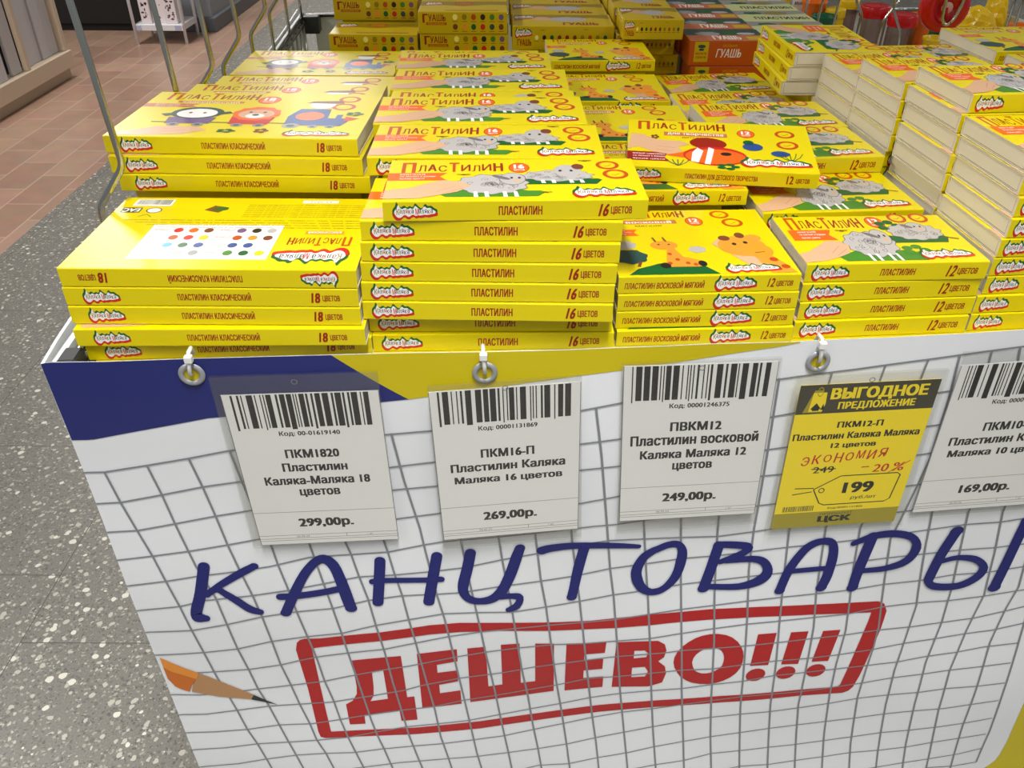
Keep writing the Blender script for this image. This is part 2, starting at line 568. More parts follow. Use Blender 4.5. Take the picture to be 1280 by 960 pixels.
def hand(A, pts, folds=()):
    A.poly(pts, SKIN)
    L0 = A.k
    for f in folds: A.line(f, .0007, SKIND, layer=L0)
    A.k = L0+1

def bee(A, x, y, s):
    L0 = A.k
    A.ell(x, y, s, s*1.1, BROWN, n=10, layer=L0)
    A.ell(x-s*1.5, y+s*.5, s*.9, s*.8, OLIVE, n=10, layer=L0)
    A.ell(x+s*1.5, y+s*.5, s*.9, s*.8, OLIVE, n=10, layer=L0)
    A.k = L0+1

def flower(A, x, y, sx, sy, m=GREEN):
    L0 = A.k
    for k in range(5):
        t = k*1.2566
        A.ell(x+sx*math.cos(t), y+sy*math.sin(t), sx*.6, sy*.6, m, n=10, layer=L0)
    A.k = L0+1

# ---------------------------------------------------------------- the printed tops
def top_sheep16(A):
    A.poly([(.0,.36),(.0,.50),(.05,.52),(.12,.6),(.0,.6)], PALE)
    title(A, .045, .66, .465, .92)
    badge(A, .525, .77, .043, .13, '16')
    ribbon(A, .0, .47, .235, .655)
    seal(A, .890, .82, .048, .11); seal(A, .910, .59, .052, .115)
    grass(A, .20, .62, .13, .14); grass(A, .53, .85, .40, .14, GREEN)
    sheep(A, .675, .56, .14, .13, -.9)
    A.ell(.72, .68, .055, .15, WOOL); A.ell(.765, .78, .025, .07, BROWN)
    L0 = A.k
    for d in (-.025, .02): A.ell(.715+d, .68, .007, .025, BLACK, n=10, layer=L0)
    A.k = L0+1
    sheep(A, .41, .37, .14, .22, .6)
    hand(A, [(0,.05),(.13,.06),(.2,.12),(.28,.2),(.33,.34),(.30,.42),(.22,.47),(.16,.40),(.1,.3),(0,.24)], [[(.2,.2),(.27,.33)],[(.22,.16),(.3,.28)]])
    bee(A, .30, .60, .012); bee(A, .62, .17, .01); bee(A, .80, .93, .012)
    logo(A, .725, .06, .955, .27)

def top_sheep12(A):
    title(A, .05, .70, .50, .97)
    badge(A, .58, .84, .055, .13, '12')
    seal(A, .735, .93, .055, .105); seal(A, .865, .93, .055, .105)
    ribbon(A, .03, .47, .28, .69)
    grass(A, .19, .72, .10, .18); grass(A, .55, .92, .44, .16, GREEN)
    flower(A, .64, .76, .05, .08)
    sheep(A, .76, .62, .15, .17, .2, legs=False)
    L0 = A.k
    A.line([(.9,.5),(.97,.46)], .002, BROWN, layer=L0)
    A.k = L0+1
    sheep(A, .44, .38, .14, .25, .65)
    flower(A, .66, .24, .05, .07, GRASS)
    hand(A, [(0,.03),(.12,.06),(.2,.12),(.28,.2),(.31,.36),(.27,.44),(.2,.45),(.13,.34),(.06,.24),(0,.2)], [[(.18,.2),(.25,.34)],[(.2,.15),(.28,.28)]])
    bee(A, .34, .66, .016)
    logo(A, .665, .07, .945, .25)

def top_wax(A):
    title(A, .07, .86, .53, .995)
    A.rect(.12, .77, .46, .83, BRICK)
    A.text('восковой', .15, .78, .43, .82, WHITE, .03)
    A.text('мягкий', .2, .725, .36, .755, MAROON, .01)
    badge(A, .57, .80, .055, .075, '12')
    seal(A, .75, .91, .06, .065); seal(A, .80, .77, .065, .07)
    ribbon(A, 0, .58, .20, .68)
    A.ell(.1, .44, .06, .06, WOOL, bump=.1, nb=6); A.ell(.50, .36, .05, .045, WOOL, bump=.1, nb=6)
    A.poly([(.06,.02),(.12,.1),(.25,.17),(.4,.19),(.5,.12),(.56,.02)], GREEN)
    A.ell(.1, .27, .1, .1, TEAL, bump=.08, nb=7)
    A.line([(.13,.13),(.15,.2)], .003, BROWN)
    A.poly([(.30,.22),(.32,.34),(.34,.40),(.37,.38),(.40,.26),(.50,.2),(.48,.12),(.28,.12)], GIR)
    A.ell(.32, .43, .08, .065, GIR)
    L0 = A.k
    for x, y in ((.33,.3),(.36,.22),(.31,.17),(.41,.17),(.45,.15)): A.ell(x, y, .014, .02, RUST, n=8, layer=L0)
    for x in (.28,.34): A.line([(x,.48),(x-.01,.55)], .002, BROWN, layer=L0)
    for d in (-.03,.03): A.ell(.32+d, .44, .008, .01, BLACK, n=8, layer=L0)
    A.ell(.28, .14, .03, .04, BLACK, n=12, layer=L0); A.ell(.49, .16, .025, .04, BLACK, n=12, layer=L0)
    A.k = L0+1
    hand(A, [(.60,.44),(.66,.52),(.74,.5),(.8,.4),(.9,.24),(.86,.06),(.76,.1),(.68,.28)], [[(.66,.44),(.72,.4)],[(.66,.38),(.72,.34)]])
    A.poly([(.80,.28),(.88,.32),(.95,.14),(.985,.02),(.84,.02)], GIR)
    A.ell(.77, .40, .14, .15, GIR)
    A.ell(.85, .33, .08, .10, ORANGE2)
    L0 = A.k
    A.ell(.69, .52, .035, .04, BROWN, n=10, layer=L0); A.ell(.79, .56, .03, .045, BROWN, n=10, layer=L0); A.ell(.86, .52, .05, .05, GIR, n=12, layer=L0)
    for x, y in ((.9,.2),(.94,.1),(.88,.1)): A.ell(x, y, .025, .03, RUST, n=10, layer=L0)
    for x, y in ((.73,.43),(.8,.45)): A.ell(x, y, .014, .02, BLACK, n=10, layer=L0)
    A.line([(.82,.3),(.88,.31)], .001, BLACK, layer=L0)
    A.k = L0+1
    logo(A, .61, .03, .90, .145)

def top_train(A, glare=False):
    title(A, .06, .80, .47, .97)
    A.rect(.13, .73, .42, .775, BRICK)
    A.text('классический', .15, .735, .40, .77, WHITE, .02)
    badge(A, .52, .82, .05, .09, '18')
    ribbon(A, .0, .63, .24, .71, BRICK)
    seal(A, .87, .86, .048, .075); seal(A, .865, .68, .052, .075)
    hand(A, [(.02,.02),(.15,.03),(.3,.06),(.38,.14),(.34,.2),(.24,.22),(.16,.2),(.08,.12),(.02,.1)], [[(.2,.1),(.3,.14)],[(.2,.15),(.28,.19)]])
    # three wagons and an engine
    L0 = A.k
    A.line([(.12,.30),(.86,.30)], .0022, GREEN, layer=L0)
    A.poly([(.18,.27),(.36,.27),(.37,.40),(.17,.40)], PURPLE, layer=L0+1)
    A.ell(.27, .50, .11, .13, TEAL, layer=L0+2); A.ell(.27, .49, .085, .10, WHITE, layer=L0+3)
    A.poly([(.15,.42),(.2,.46),(.18,.5),(.12,.47)], TEAL, layer=L0+1)
    A.poly([(.36,.46),(.42,.5),(.40,.54),(.35,.5)], TEAL, layer=L0+1)
    for d in (-.03,.03): A.ell(.27+d, .5, .008, .015, BLACK, n=8, layer=L0+4)
    A.poly([(.44,.27),(.60,.27),(.61,.42),(.43,.42)], RED, layer=L0+1)
    A.ell(.52, .50, .10, .15, ORANGE, layer=L0+2, bump=.06, nb=14); A.ell(.52, .49, .075, .10, SKIN, layer=L0+3)
    A.ell(.52, .45, .04, .05, WHITE, layer=L0+4); A.ell(.52, .47, .015, .02, BLACK, n=10, layer=L0+5)
    for d in (-.03,.03): A.ell(.52+d, .53, .008, .015, BLACK, n=8, layer=L0+4)
    A.poly([(.67,.26),(.9,.26),(.92,.36),(.9,.42),(.83,.42),(.82,.62),(.69,.62),(.66,.45)], BLUE, layer=L0+1)
    A.poly([(.9,.36),(.96,.42),(.9,.46)], RED, layer=L0+2); A.rect(.86,.42,.885,.5,BLUE, layer=L0+2)
    A.ell(.75, .46, .06, .09, ORANGE, layer=L0+3)
    A.ell(.77, .72, .055, .09, WHITE, layer=L0+2); A.poly([(.69,.76),(.72,.8),(.84,.82),(.86,.76),(.8,.75)], BROWN, layer=L0+3)
    for x, y, rx, ry in ((.22,.25,.025,.035),(.32,.25,.025,.035),(.48,.25,.025,.035),(.57,.25,.025,.035),(.70,.25,.035,.05),(.79,.24,.02,.03),(.86,.24,.02,.03)):
        A.ell(x, y, rx, ry, GREY, n=14, layer=L0+6); A.ell(x, y, rx*.5, ry*.5, TEAL, n=10, layer=L0+7)
    A.k = L0+8
    flower(A, .46, .13, .025, .025); flower(A, .60, .14, .02, .03, BROWN); flower(A, .93, .52, .025, .03)
    logo(A, .70, .05, .95, .15)

def top_fish(A):
    title(A, .05, .78, .55, .97)
    A.rect(.20, .66, .55, .74, BRICK)
    A.text('для творчества', .22, .67, .53, .73, WHITE, .02)
    A.text('детского', .3, .61, .45, .645, MAROON, .01)
    badge(A, .655, .76, .05, .09, '12')
    seal(A, .87, .78, .055, .08); seal(A, .87, .55, .06, .085)
    A.poly([(.0,.12),(.22,.12),(.2,.2),(.22,.3),(.0,.3)], MAROON)
    L0 = A.k
    for i in range(3): A.text(['мягкий пластилин', 'не липнет к рукам', 'яркие цвета'][i], .03, .245-i*.055, .2, .275-i*.055, WHITE, .01, layer=L0)
    A.k = L0+1
    A.ell(.44, .52, .10, .12, MAROON, rot=.2)
    hand(A, [(.0,.35),(.02,.68),(.08,.66),(.16,.56),(.3,.54),(.34,.48),(.27,.42),(.3,.34),(.24,.26),(.14,.3),(.06,.4)], [[(.16,.42),(.26,.40)],[(.15,.36),(.24,.33)]])
    A.poly([(.2,.24),(.28,.3),(.33,.36),(.32,.2)], ORANGE)
    A.ell(.47, .26, .17, .19, RED, n=32)
    A.ell(.47, .25, .16, .15, ORANGE, n=32)
    L0 = A.k
    A.poly([(.34,.14),(.38,.12),(.41,.36),(.38,.42),(.35,.32)], WHITE, layer=L0)
    A.poly([(.41,.1),(.44,.09),(.47,.4),(.44,.44)], WHITE, layer=L0)
    A.ell(.53, .31, .03, .035, BLACK, n=12, layer=L0)
    A.k = L0+1
    L0 = A.k
    A.ell(.68, .48, .055, .08, BLUE, n=14, layer=L0); A.ell(.66, .57, .03, .05, GREEN, n=10, layer=L0); A.ell(.82, .36, .05, .06, BLUE, n=14, layer=L0)
    for i in range(5):
        t = -1 + i*.5
        A.line([(.87,.2),(.87+.05*t,.30),(.87+.07*t,.38)], .001, GREEN, layer=L0)
        A.line([(.27,.04),(.27+.04*t,.1),(.27+.06*t,.16)], .001, TEAL, layer=L0)
    A.k = L0+1
    flower(A, .53, .06, .04, .04, GREEN); flower(A, .15, .62, .015, .03, BROWN)
    logo(A, .61, .08, .96, .25)

def top_back(A):
    """underside of the 18-colour carton, as it lies turned over"""
    # seen from the front edge this side reads upside down: draw with both axes flipped
    f = A.fn
    A.fn = lambda x, y, z: f(1-x, 1-y, z)
    logo(A, .05, .74, .30, .92)
    title(A, .05, .58, .28, .70)
    A.rect(.09, .50, .23, .545, ORANGE2)
    A.text('классический', .1, .505, .22, .54, WHITE, .01)
    L0 = A.k
    A.rect(.32, .42, .80, .88, WHITE, layer=L0)
    cs = [[WOOL, BLACK, PURPLE],[BROWN, ORANGE2, RUST],[WHITE, BLUE, BLUE],[YEL, GREEN, GRASS]]
    cs2 = [[BROWN, ORANGE, RED],[YEL, RED, RUST],[BLUE, GREEN, SKY],[GREY, WOOL, WOOL]]
    for r in range(4):
        for c in range(3):
            A.ell(.355+c*.055, .50+r*.10, .017, .032, cs[r][c], n=16, layer=L0+1)
            A.ell(.585+c*.055, .50+r*.10, .017, .032, cs2[r][c], n=16, layer=L0+1)
        A.text('оттенок', .49, .48+r*.1, .545, .505+r*.1, RUST, .0, layer=L0+1)
        A.text('оттенок', .73, .48+r*.1, .785, .505+r*.1, RUST, .0, layer=L0+1)
    for i in range(4):
        A.text('Состав: воск, мел, пигменты. Хранить при температуре от 0 до 25 градусов. Не токсично', .03, .345+i*.035, .93-.05*i, .362+i*.035, OLIVE, .035, layer=L0+1)
    for i in range(7):
        A.text('Изготовлено по заказу. Срок годности не ограничен. Беречь от детей до трёх лет, хранить сухим', .04, .11+i*.03, .50, .125+i*.03, OLIVE, .035, layer=L0+1)
    A.rect(.16, .04, .30, .085, WHITE, layer=L0+1); A.text('12.2022', .19, .05, .27, .075, GREY, .0, layer=L0+2)
    A.poly([(.57,.16),(.63,.13),(.66,.2),(.6,.24)], BROWN, layer=L0+1); A.ell(.6,.18,.03,.03,GREEN, layer=L0+2)
    A.rect(.80, .04, .95, .14, WHITE, layer=L0+1)
    rnd = random.Random(5); x = .81
    while x < .94:
        w = rnd.choice((.0015,.003,.0045)); A.rect(x, .045, x+w, .12, BLACK, layer=L0+2); x += w + rnd.choice((.002,.003))
    A.rect(.90, .17, .975, .245, BLACK, layer=L0+1); A.text('EAC', .905, .18, .97, .235, WHITE, .05, layer=L0+2)
    A.ell(.85, .21, .03, .04, WHITE, layer=L0+1); A.ring(.85,.21,.03,.04,.15,BLACK, layer=L0+2)
    A.line([(.89,.31),(.865,.27),(.84,.31)], .0008, BLACK, layer=L0+2)
    A.rect(.855,.26,.865,.26+.001,BLACK, layer=L0+3)
    A.fn = f

# ---------------------------------------------------------------- cartons
KIND = {'K18': (.256, .160, .0176), 'K16': (.222, .1005, .0179), 'W12': (.1665, .150, .0170), 'S12': (.1705, .108, .0183),
        'F10': (.14, .111, .0183), 'E12': (.172, .122, .0183), 'T12': (.199, .115, .0172), 'K18B': (.256, .160, .0176)}

def front_print(A, kind):
    if kind in ('K18', 'K18B'):
        logo(A, .065, .12, .185, .86)
        A.text('ПЛАСТИЛИН КЛАССИЧЕСКИЙ', .385, .34, .635, .68, MAROON, .045, cap=True)
        A.text('18', .838, .22, .868, .78, MAROON, .05, .12); A.text('ЦВЕТОВ', .878, .34, .937, .64, MAROON, .045, cap=True)
    elif kind == 'K16':
        logo(A, .04, .12, .20, .86)
        A.text('ПЛАСТИЛИН', .435, .30, .60, .72, MAROON, .045, cap=True)
        A.text('16', .812, .18, .848, .80, MAROON, .05, .2); A.text('ЦВЕТОВ', .86, .32, .94, .66, MAROON, .045, cap=True)
    elif kind == 'W12':
        A.text('ПЛАСТИЛИН ВОСКОВОЙ МЯГКИЙ', .035, .28, .47, .62, MAROON, .045, .1, cap=True)
        logo(A, .535, .10, .755, .90)
        A.text('12', .82, .26, .857, .78, MAROON, .03, .15); A.text('ЦВЕТОВ', .868, .32, .96, .62, MAROON, .045, .1, cap=True)
    elif kind in ('S12', 'F10', 'E12'):
        logo(A, .04, .12, .235, .88)
        A.text('ПЛАСТИЛИН', .41, .32, .60, .68, MAROON, .045, .1, cap=True)
        A.text('10' if kind == 'F10' else '12', .775, .2, .822, .82, MAROON, .04, .2); A.text('ЦВЕТОВ', .835, .34, .945, .66, MAROON, .045, .1, cap=True)
    elif kind == 'T12':
        logo(A, .02, .12, .18, .88)
        A.text('ПЛАСТИЛИН ДЛЯ ДЕТСКОГО ТВОРЧЕСТВА', .31, .32, .69, .64, MAROON, .045, cap=True)
        A.text('12', .838, .24, .873, .78, MAROON, .04); A.text('ЦВЕТОВ', .885, .34, .955, .62, MAROON, .045, cap=True)

TOPS = {'K18': top_train, 'K16': top_sheep16, 'W12': top_wax, 'S12': top_sheep12, 'F10': top_sheep12, 'E12': top_sheep12, 'T12': top_fish, 'K18B': top_back}

def sleeve(W, D, H, m, t=.0007, r=.0009):
    """carton sleeve open at both ends: rounded long edges, card thickness on the rims"""
    mb = MB()
    def ring(x, ins):
        pts = []
        for cy, cz, a0 in ((D-r, H-r, 0), (r, H-r, 90), (r, r, 180), (D-r, r, 270)):
            for k in range(3):
                a = math.radians(a0 + 45*k)
                pts.append((x, cy + (r-ins)*math.cos(a), cz + (r-ins)*math.sin(a)))
        # inset rings shrink towards the middle
        return pts
    def inner(x):
        return [(x, min(max(y, t), D-t), min(max(z, t), H-t)) for (_, y, z) in ring(x, 0)]
    n = 12
    def strip(a, b, mm, flip=False):
        for i in range(n):
            j = (i+1) % n
            q = [a[i], a[j], b[j], b[i]]
            mb.face(q[::-1] if flip else q, mm)
    o0, o1 = ring(-W/2, 0), ring(W/2, 0)
    i0, i1 = inner(-W/2), inner(W/2)
    k0, k1 = inner(-W/2+.004), inner(W/2-.004)
    strip(o1, o0, m)
    strip(o0, i0, CARD, True); strip(i1, o1, CARD, True)
    strip(i0, k0, CARD, True); strip(k1, i1, CARD, True)
    return mb

def flap_mesh(D, H, sgn, W):
    """tucked end flap with the slit line of the tray behind it"""
    mb = MB()
    x = sgn*(W/2 - .0012)
    mtx = Matrix.Translation((x, 0, 0))
    mb.bbox((-.0006, .0012, .0011), (.0006, D-.0012, H-.0011), CARD, .0004, 1, mtx)
    xs = x + sgn*.00065
    def q(y0, z0, y1, z1):
        p = [(xs, y0, z0), (xs, y1, z0), (xs, y1, z1), (xs, y0, z1)]
        mb.face(p if sgn > 0 else p[::-1], SEAM)
    q(.004, H*.13, D*.93, H*.13+.00045)
    q(.004, H*.13, .0044, H*.8)
    return mb.mesh('end_flap')

BOXMESH = {}
def box_meshes(kind):
    if kind in BOXMESH: return BOXMESH[kind]
    W, D, H = KIND[kind]
    mb = sleeve(W, D, H, YEL)
    top = Art(mb, lambda x, y, z: (-W/2 + x*W, y*D, H + z), W, D)
    TOPS[kind](top)
    if kind == 'K18B':
        fr = Art(mb, lambda x, y, z: (W/2 - x*W, -z, H - y*H), W, H)
    else:
        fr = Art(mb, lambda x, y, z: (-W/2 + x*W, -z, y*H), W, H)
    front_print(fr, kind)
    BOXMESH[kind] = (mb.mesh('plasticine_box'), flap_mesh(D, H, -1, W), flap_mesh(D, H, 1, W))
    return BOXMESH[kind]

Z0 = 0.985
def carton(kind, x, y, rot, z, label, group, tilt=0.0):
    a, b, c = box_meshes(kind)
    o = bpy.data.objects.new('plasticine_box', a)
    COL.objects.link(o)
    o.location = (x, y, Z0 + z)
    o.rotation_euler = (math.radians(tilt), 0, math.radians(rot))
    for m in (b, c):
        e = bpy.data.objects.new('end_flap', m)
        COL.objects.link(e); e.parent = o
        e['label'] = 'bare white end flap'
    tag(o, label, 'box', group)
    return o

# ---- banner print outlines, tenths of a millimetre along and up the sheet
GRID_V = [[(-1102,8737),(-1047,8355),(-973,7977),(-900,7628),(-845,7261),(-784,6869),(-740,6467),(-690,6072),(-636,5618),(-578,5289),(-522,4970),(-459,4548),(-388,4258),(-324,3905),(-278,3609)],[(-686,8795),(-632,8436),(-588,8047),(-532,7658),(-500,7450),(-388,6956),(-350,6519),(-313,6076),(-258,5696),(-214,5322),(-140,4986),(-72,4598),(-11,4266),(49,3965),(125,3539)],[(-281,8876),(-223,8499),(-174,8111),(-128,7709),(-70,7338),(-1,6946),(44,6589),(82,6166),(114,5734),(176,5328),(229,4950),(301,4565),(346,4239),(428,3948),(516,3500)],[(119,8949),(159,8567),(216,8132),(303,7665),(331,7383),(379,7045),(425,6637),(489,6191),(539,5807),(578,5363),(642,4970),(685,4590),(747,4225),(810,3931),(903,3485)],[(507,9007),(586,8430),(696,7628),(772,7039),(823,6654),(876,6217),(909,5884),(984,5226),(1061,4579),(1118,4237),(1174,3985),(1277,3431)],[(901,9034),(984,8350),(1070,7625),(1108,7466),(1160,7136),(1224,6792),(1274,6350),(1335,5867),(1385,5303),(1509,4249),(1586,3820),(1666,3387)],[(1320,9064),(1399,8276),(1468,7642),(1497,7479),(1548,7133),(1602,6843),(1651,6435),(1707,6018),(1783,5368),(1867,4705),(1913,4171),(1988,3730),(2048,3335)],[(1656,9092),(1736,8485),(1856,7818),(1884,7576),(1933,7210),(1985,6836),(2057,6428),(2102,6067),(2201,5222),(2273,4597),(2368,3770),(2444,3278)],[(2083,9132),(2184,8375),(2281,7584),(2359,6972),(2405,6636),(2460,6231),(2514,5794),(2581,5319),(2637,4875),(2701,4340),(2779,3762),(2845,3225)],[(2487,9185),(2585,8374),(2678,7626),(2707,7370),(2817,6558),(2865,6138),(2943,5452),(3026,4906),(3098,4297),(3176,3763),(3248,3186)],[(2896,9236),(2986,8369),(3067,7625),(3132,7025),(3201,6584),(3262,6071),(3364,5211),(3446,4645),(3542,3910),(3631,3164)],[(3282,9282),(3374,8356),(3451,7603),(3572,6708),(3650,6078),(3740,5344),(3853,4455),(3941,3845),(4024,3152)],[(3598,9343),(3688,8760),(3817,7755),(3893,7137),(3965,6684),(4044,6043),(4173,4950),(4272,4224),(4418,3142)],[(3939,9388),(4084,8629),(4215,7720),(4297,7099),(4368,6582),(4444,5970),(4560,4976),(4666,4126),(4804,3125)],[(4395,9455),(4504,8592),(4617,7685),(4707,6939),(4942,4963),(5102,3807),(5195,3093)],[(4874,9488),(4939,8658),(5022,7654),(5130,6630),(5227,5853),(5341,4777),(5455,3898),(5583,3042)],[(5348,9562),(5382,8727),(5423,7630),(5468,7016),(5570,6238),(5662,5388),(5756,4534),(5991,2974)],[(5858,9597),(5798,8703),(5819,7550),(5929,6553),(5981,6070),(6064,5384),(6155,4515),(6406,2899)],[(6362,9670),(6279,8581),(6217,7590),(6336,6530),(6420,5981),(6483,5179),(6542,4452),(6813,2832)],[(6759,9715),(6684,8460),(6605,7566),(6681,6969),(6774,6388),(6845,5867),(6867,5229),(6925,4616),(7059,3701),(7219,2777)],[(7049,9773),(7094,9236),(7112,8542),(7041,7774),(7000,7376),(7163,6436),(7260,5866),(7287,5516),(7297,5057),(7328,4507),(7496,3409),(7623,2733)],[(7344,9812),(7412,9127),(7423,8418),(7363,7749),(7446,7246),(7648,6186),(7667,5674),(7687,5011),(7762,4289),(7934,3186),(8017,2695)],[(7607,9832),(7764,9110),(7787,8393),(7782,7715),(7890,7117),(8000,6488),(8059,5868),(8061,5135),(8157,4262),(8291,3344),(8415,2654)],[(8048,9194),(8165,8314),(8182,7687),(8316,7051),(8440,6326),(8417,5705),(8421,4961),(8522,4121),(8696,3121),(8771,2611)],[(8623,7546),(8746,6812),(8808,6456),(8784,6078),(8784,5461),(8902,4453),(8975,3727),(9147,2557)],[(8999,6633),(9098,5816),(9170,5300),(9285,4432),(9411,3572),(9483,2788)]]
GRID_H = [[(-1265,8744),(-1101,8742),(-679,8809),(-281,8876),(62,8943),(446,9000),(977,9040),(1594,9074),(2045,9113),(2502,9175),(2957,9244),(3462,9325),(3846,9394),(4549,9460),(5328,9545),(6086,9624),(6854,9731),(7273,9795),(7715,9856)],[(-1267,8351),(-1047,8355),(-633,8430),(-221,8509),(172,8556),(846,8616),(1599,8658),(2057,8724),(2807,8831),(3482,8927),(3871,8968),(4602,9045),(5340,9110),(5583,9147),(6333,9241),(7093,9349),(7864,9463)],[(-1244,7978),(-968,7982),(-584,8047),(-173,8117),(182,8163),(878,8257),(1623,8358),(2066,8407),(2809,8501),(3499,8595),(3882,8623),(4648,8683),(5357,8709),(5594,8734),(6342,8848),(7105,8945),(8016,9058)],[(-1216,7601),(-900,7628),(-531,7663),(-127,7714),(122,7751),(828,7858),(1633,7958),(2073,8032),(2811,8073),(3524,8142),(3907,8214),(4614,8304),(5352,8367),(5600,8384),(6342,8486),(7115,8588),(8145,8706)],[(-1193,7231),(-845,7261),(-529,7301),(-113,7326),(245,7362),(674,7456),(1116,7465),(1498,7485),(1884,7582),(2063,7621),(2813,7705),(3653,7797),(3916,7806),(4668,7893),(5312,7950),(5599,7980),(6348,8090),(7123,8171),(8287,8318)],[(-1187,6850),(-784,6869),(-502,6932),(-10,6947),(379,6983),(773,7051),(1160,7130),(1549,7145),(1928,7186),(2297,7241),(2707,7352),(3093,7432),(3497,7528),(3857,7571),(4449,7554),(5040,7533),(5431,7582),(6176,7699),(6941,7782),(7649,7844),(8431,7920)],[(-1188,6489),(-740,6467),(-350,6519),(40,6596),(425,6637),(823,6654),(1221,6761),(1601,6824),(1999,6842),(2215,6857),(2684,6943),(3146,7005),(3520,7058),(3893,7137),(4290,7174),(4687,7222),(5065,7238),(5438,7278),(5801,7320),(6542,7387),(6982,7440),(7373,7480),(7817,7530),(8207,7540),(8550,7597)],[(-1172,6089),(-1050,6082),(-690,6072),(-311,6083),(82,6166),(491,6205),(878,6231),(1274,6350),(1651,6435),(2052,6527),(2434,6537),(2817,6525),(3201,6584),(3576,6643),(3954,6711),(4353,6751),(4712,6812),(5096,6849),(5479,6889),(5867,6923),(6263,6966),(6674,7035),(7031,7066),(7457,7089),(7890,7117),(8288,7131),(8698,7194)],[(-1162,5738),(-628,5708),(-245,5694),(113,5726),(342,5782),(579,5833),(917,5876),(1330,5925),(1708,6033),(2091,6139),(2478,6210),(2864,6244),(3232,6271),(3626,6283),(3997,6296),(4390,6350),(4776,6407),(5149,6448),(5540,6495),(5920,6527),(6332,6551),(6721,6569),(7115,6618),(7566,6636),(7933,6699),(8338,6715),(8835,6824)],[(-1154,5357),(-888,5309),(-566,5302),(-211,5314),(167,5330),(568,5363),(881,5441),(1221,5524),(1597,5605),(1894,5689),(2185,5771),(2538,5845),(2914,5895),(3318,5920),(3650,5905),(4010,5917),(4452,5934),(4826,6001),(5200,6061),(5589,6110),(5980,6131),(6391,6149),(6799,6153),(7219,6222),(7631,6244),(8045,6249),(8420,6299),(8980,6426)],[(-1150,4975),(-890,4940),(-511,4953),(-142,4970),(230,4958),(617,4957),(1092,5042),(1498,5134),(1737,5228),(2196,5351),(2534,5403),(2726,5429),(3092,5511),(3471,5557),(3984,5623),(4647,5664),(4865,5696),(5221,5712),(5599,5730),(6022,5754),(6442,5774),(6825,5778),(7265,5809),(7680,5816),(8089,5866),(8442,5918),(8798,6035),(9081,6145)],[(-1128,4618),(-838,4583),(-456,4564),(-73,4590),(325,4562),(626,4603),(1030,4676),(1462,4746),(1856,4795),(2231,4901),(2628,4968),(3023,5050),(3396,5125),(3757,5221),(4110,5239),(4709,5306),(4903,5329),(5273,5333),(5662,5388),(6058,5415),(6440,5409),(6835,5417),(7272,5451),(7707,5524),(8043,5568),(8388,5635),(8741,5694),(9187,5843)],[(-1101,4267),(-779,4243),(-383,4257),(-15,4234),(359,4229),(739,4250),(1121,4335),(1510,4412),(1885,4441),(2270,4472),(2676,4557),(3081,4644),(3443,4723),(3821,4825),(4188,4891),(4585,4935),(4947,4963),(5311,5025),(5690,5059),(6070,5128),(6472,5134),(6846,5139),(7264,5147),(7667,5169),(8031,5244),(8385,5298),(8735,5389),(9151,5450)],[(-1067,3891),(-695,3878),(-321,3922),(72,3953),(428,3948),(784,3933),(1148,3979),(1587,4008),(1922,4017),(2337,4055),(2727,4094),(3115,4191),(3496,4287),(3857,4395),(4235,4491),(4644,4556),(4988,4628),(5364,4691),(5742,4741),(6122,4743),(6503,4735),(6892,4757),(7289,4791),(7677,4853),(8084,4900),(8421,4961),(8780,5010),(9174,5072)],[(724,3590),(1357,3667),(1934,3683),(2355,3682),(2779,3717),(3176,3763),(3571,3837),(3945,3958),(4321,4067),(4672,4169),(5032,4266),(5395,4328),(5780,4357),(6164,4355),(6569,4377),(6968,4409),(7354,4469),(7739,4498),(8127,4522),(8489,4588),(8901,4621),(9235,4671)],[(2834,3265),(3184,3380),(3589,3389),(4003,3517),(4382,3612),(4725,3732),(5100,3824),(5466,3897),(5850,3937),(6227,3967),(6620,3981),(7026,3997),(7406,4020),(7775,4075),(8187,4120),(8588,4154),(8922,4226),(9279,4293)],[(4144,3149),(4785,3328),(5150,3392),(5519,3513),(5917,3517),(6308,3522),(6680,3521),(7092,3549),(7498,3592),(7875,3650),(8255,3680),(8640,3731),(8995,3801),(9333,3887)],[(5479,3057),(5975,3147),(6381,3111),(6754,3140),(7172,3172),(7539,3222),(7955,3240),(8318,3286),(8681,3370),(9036,3434),(9381,3497)],[(7492,2747),(8016,2845),(8349,2908),(8718,2965),(9130,3034),(9437,3134)],[(8743,2750),(9140,2737),(9483,2788)]]
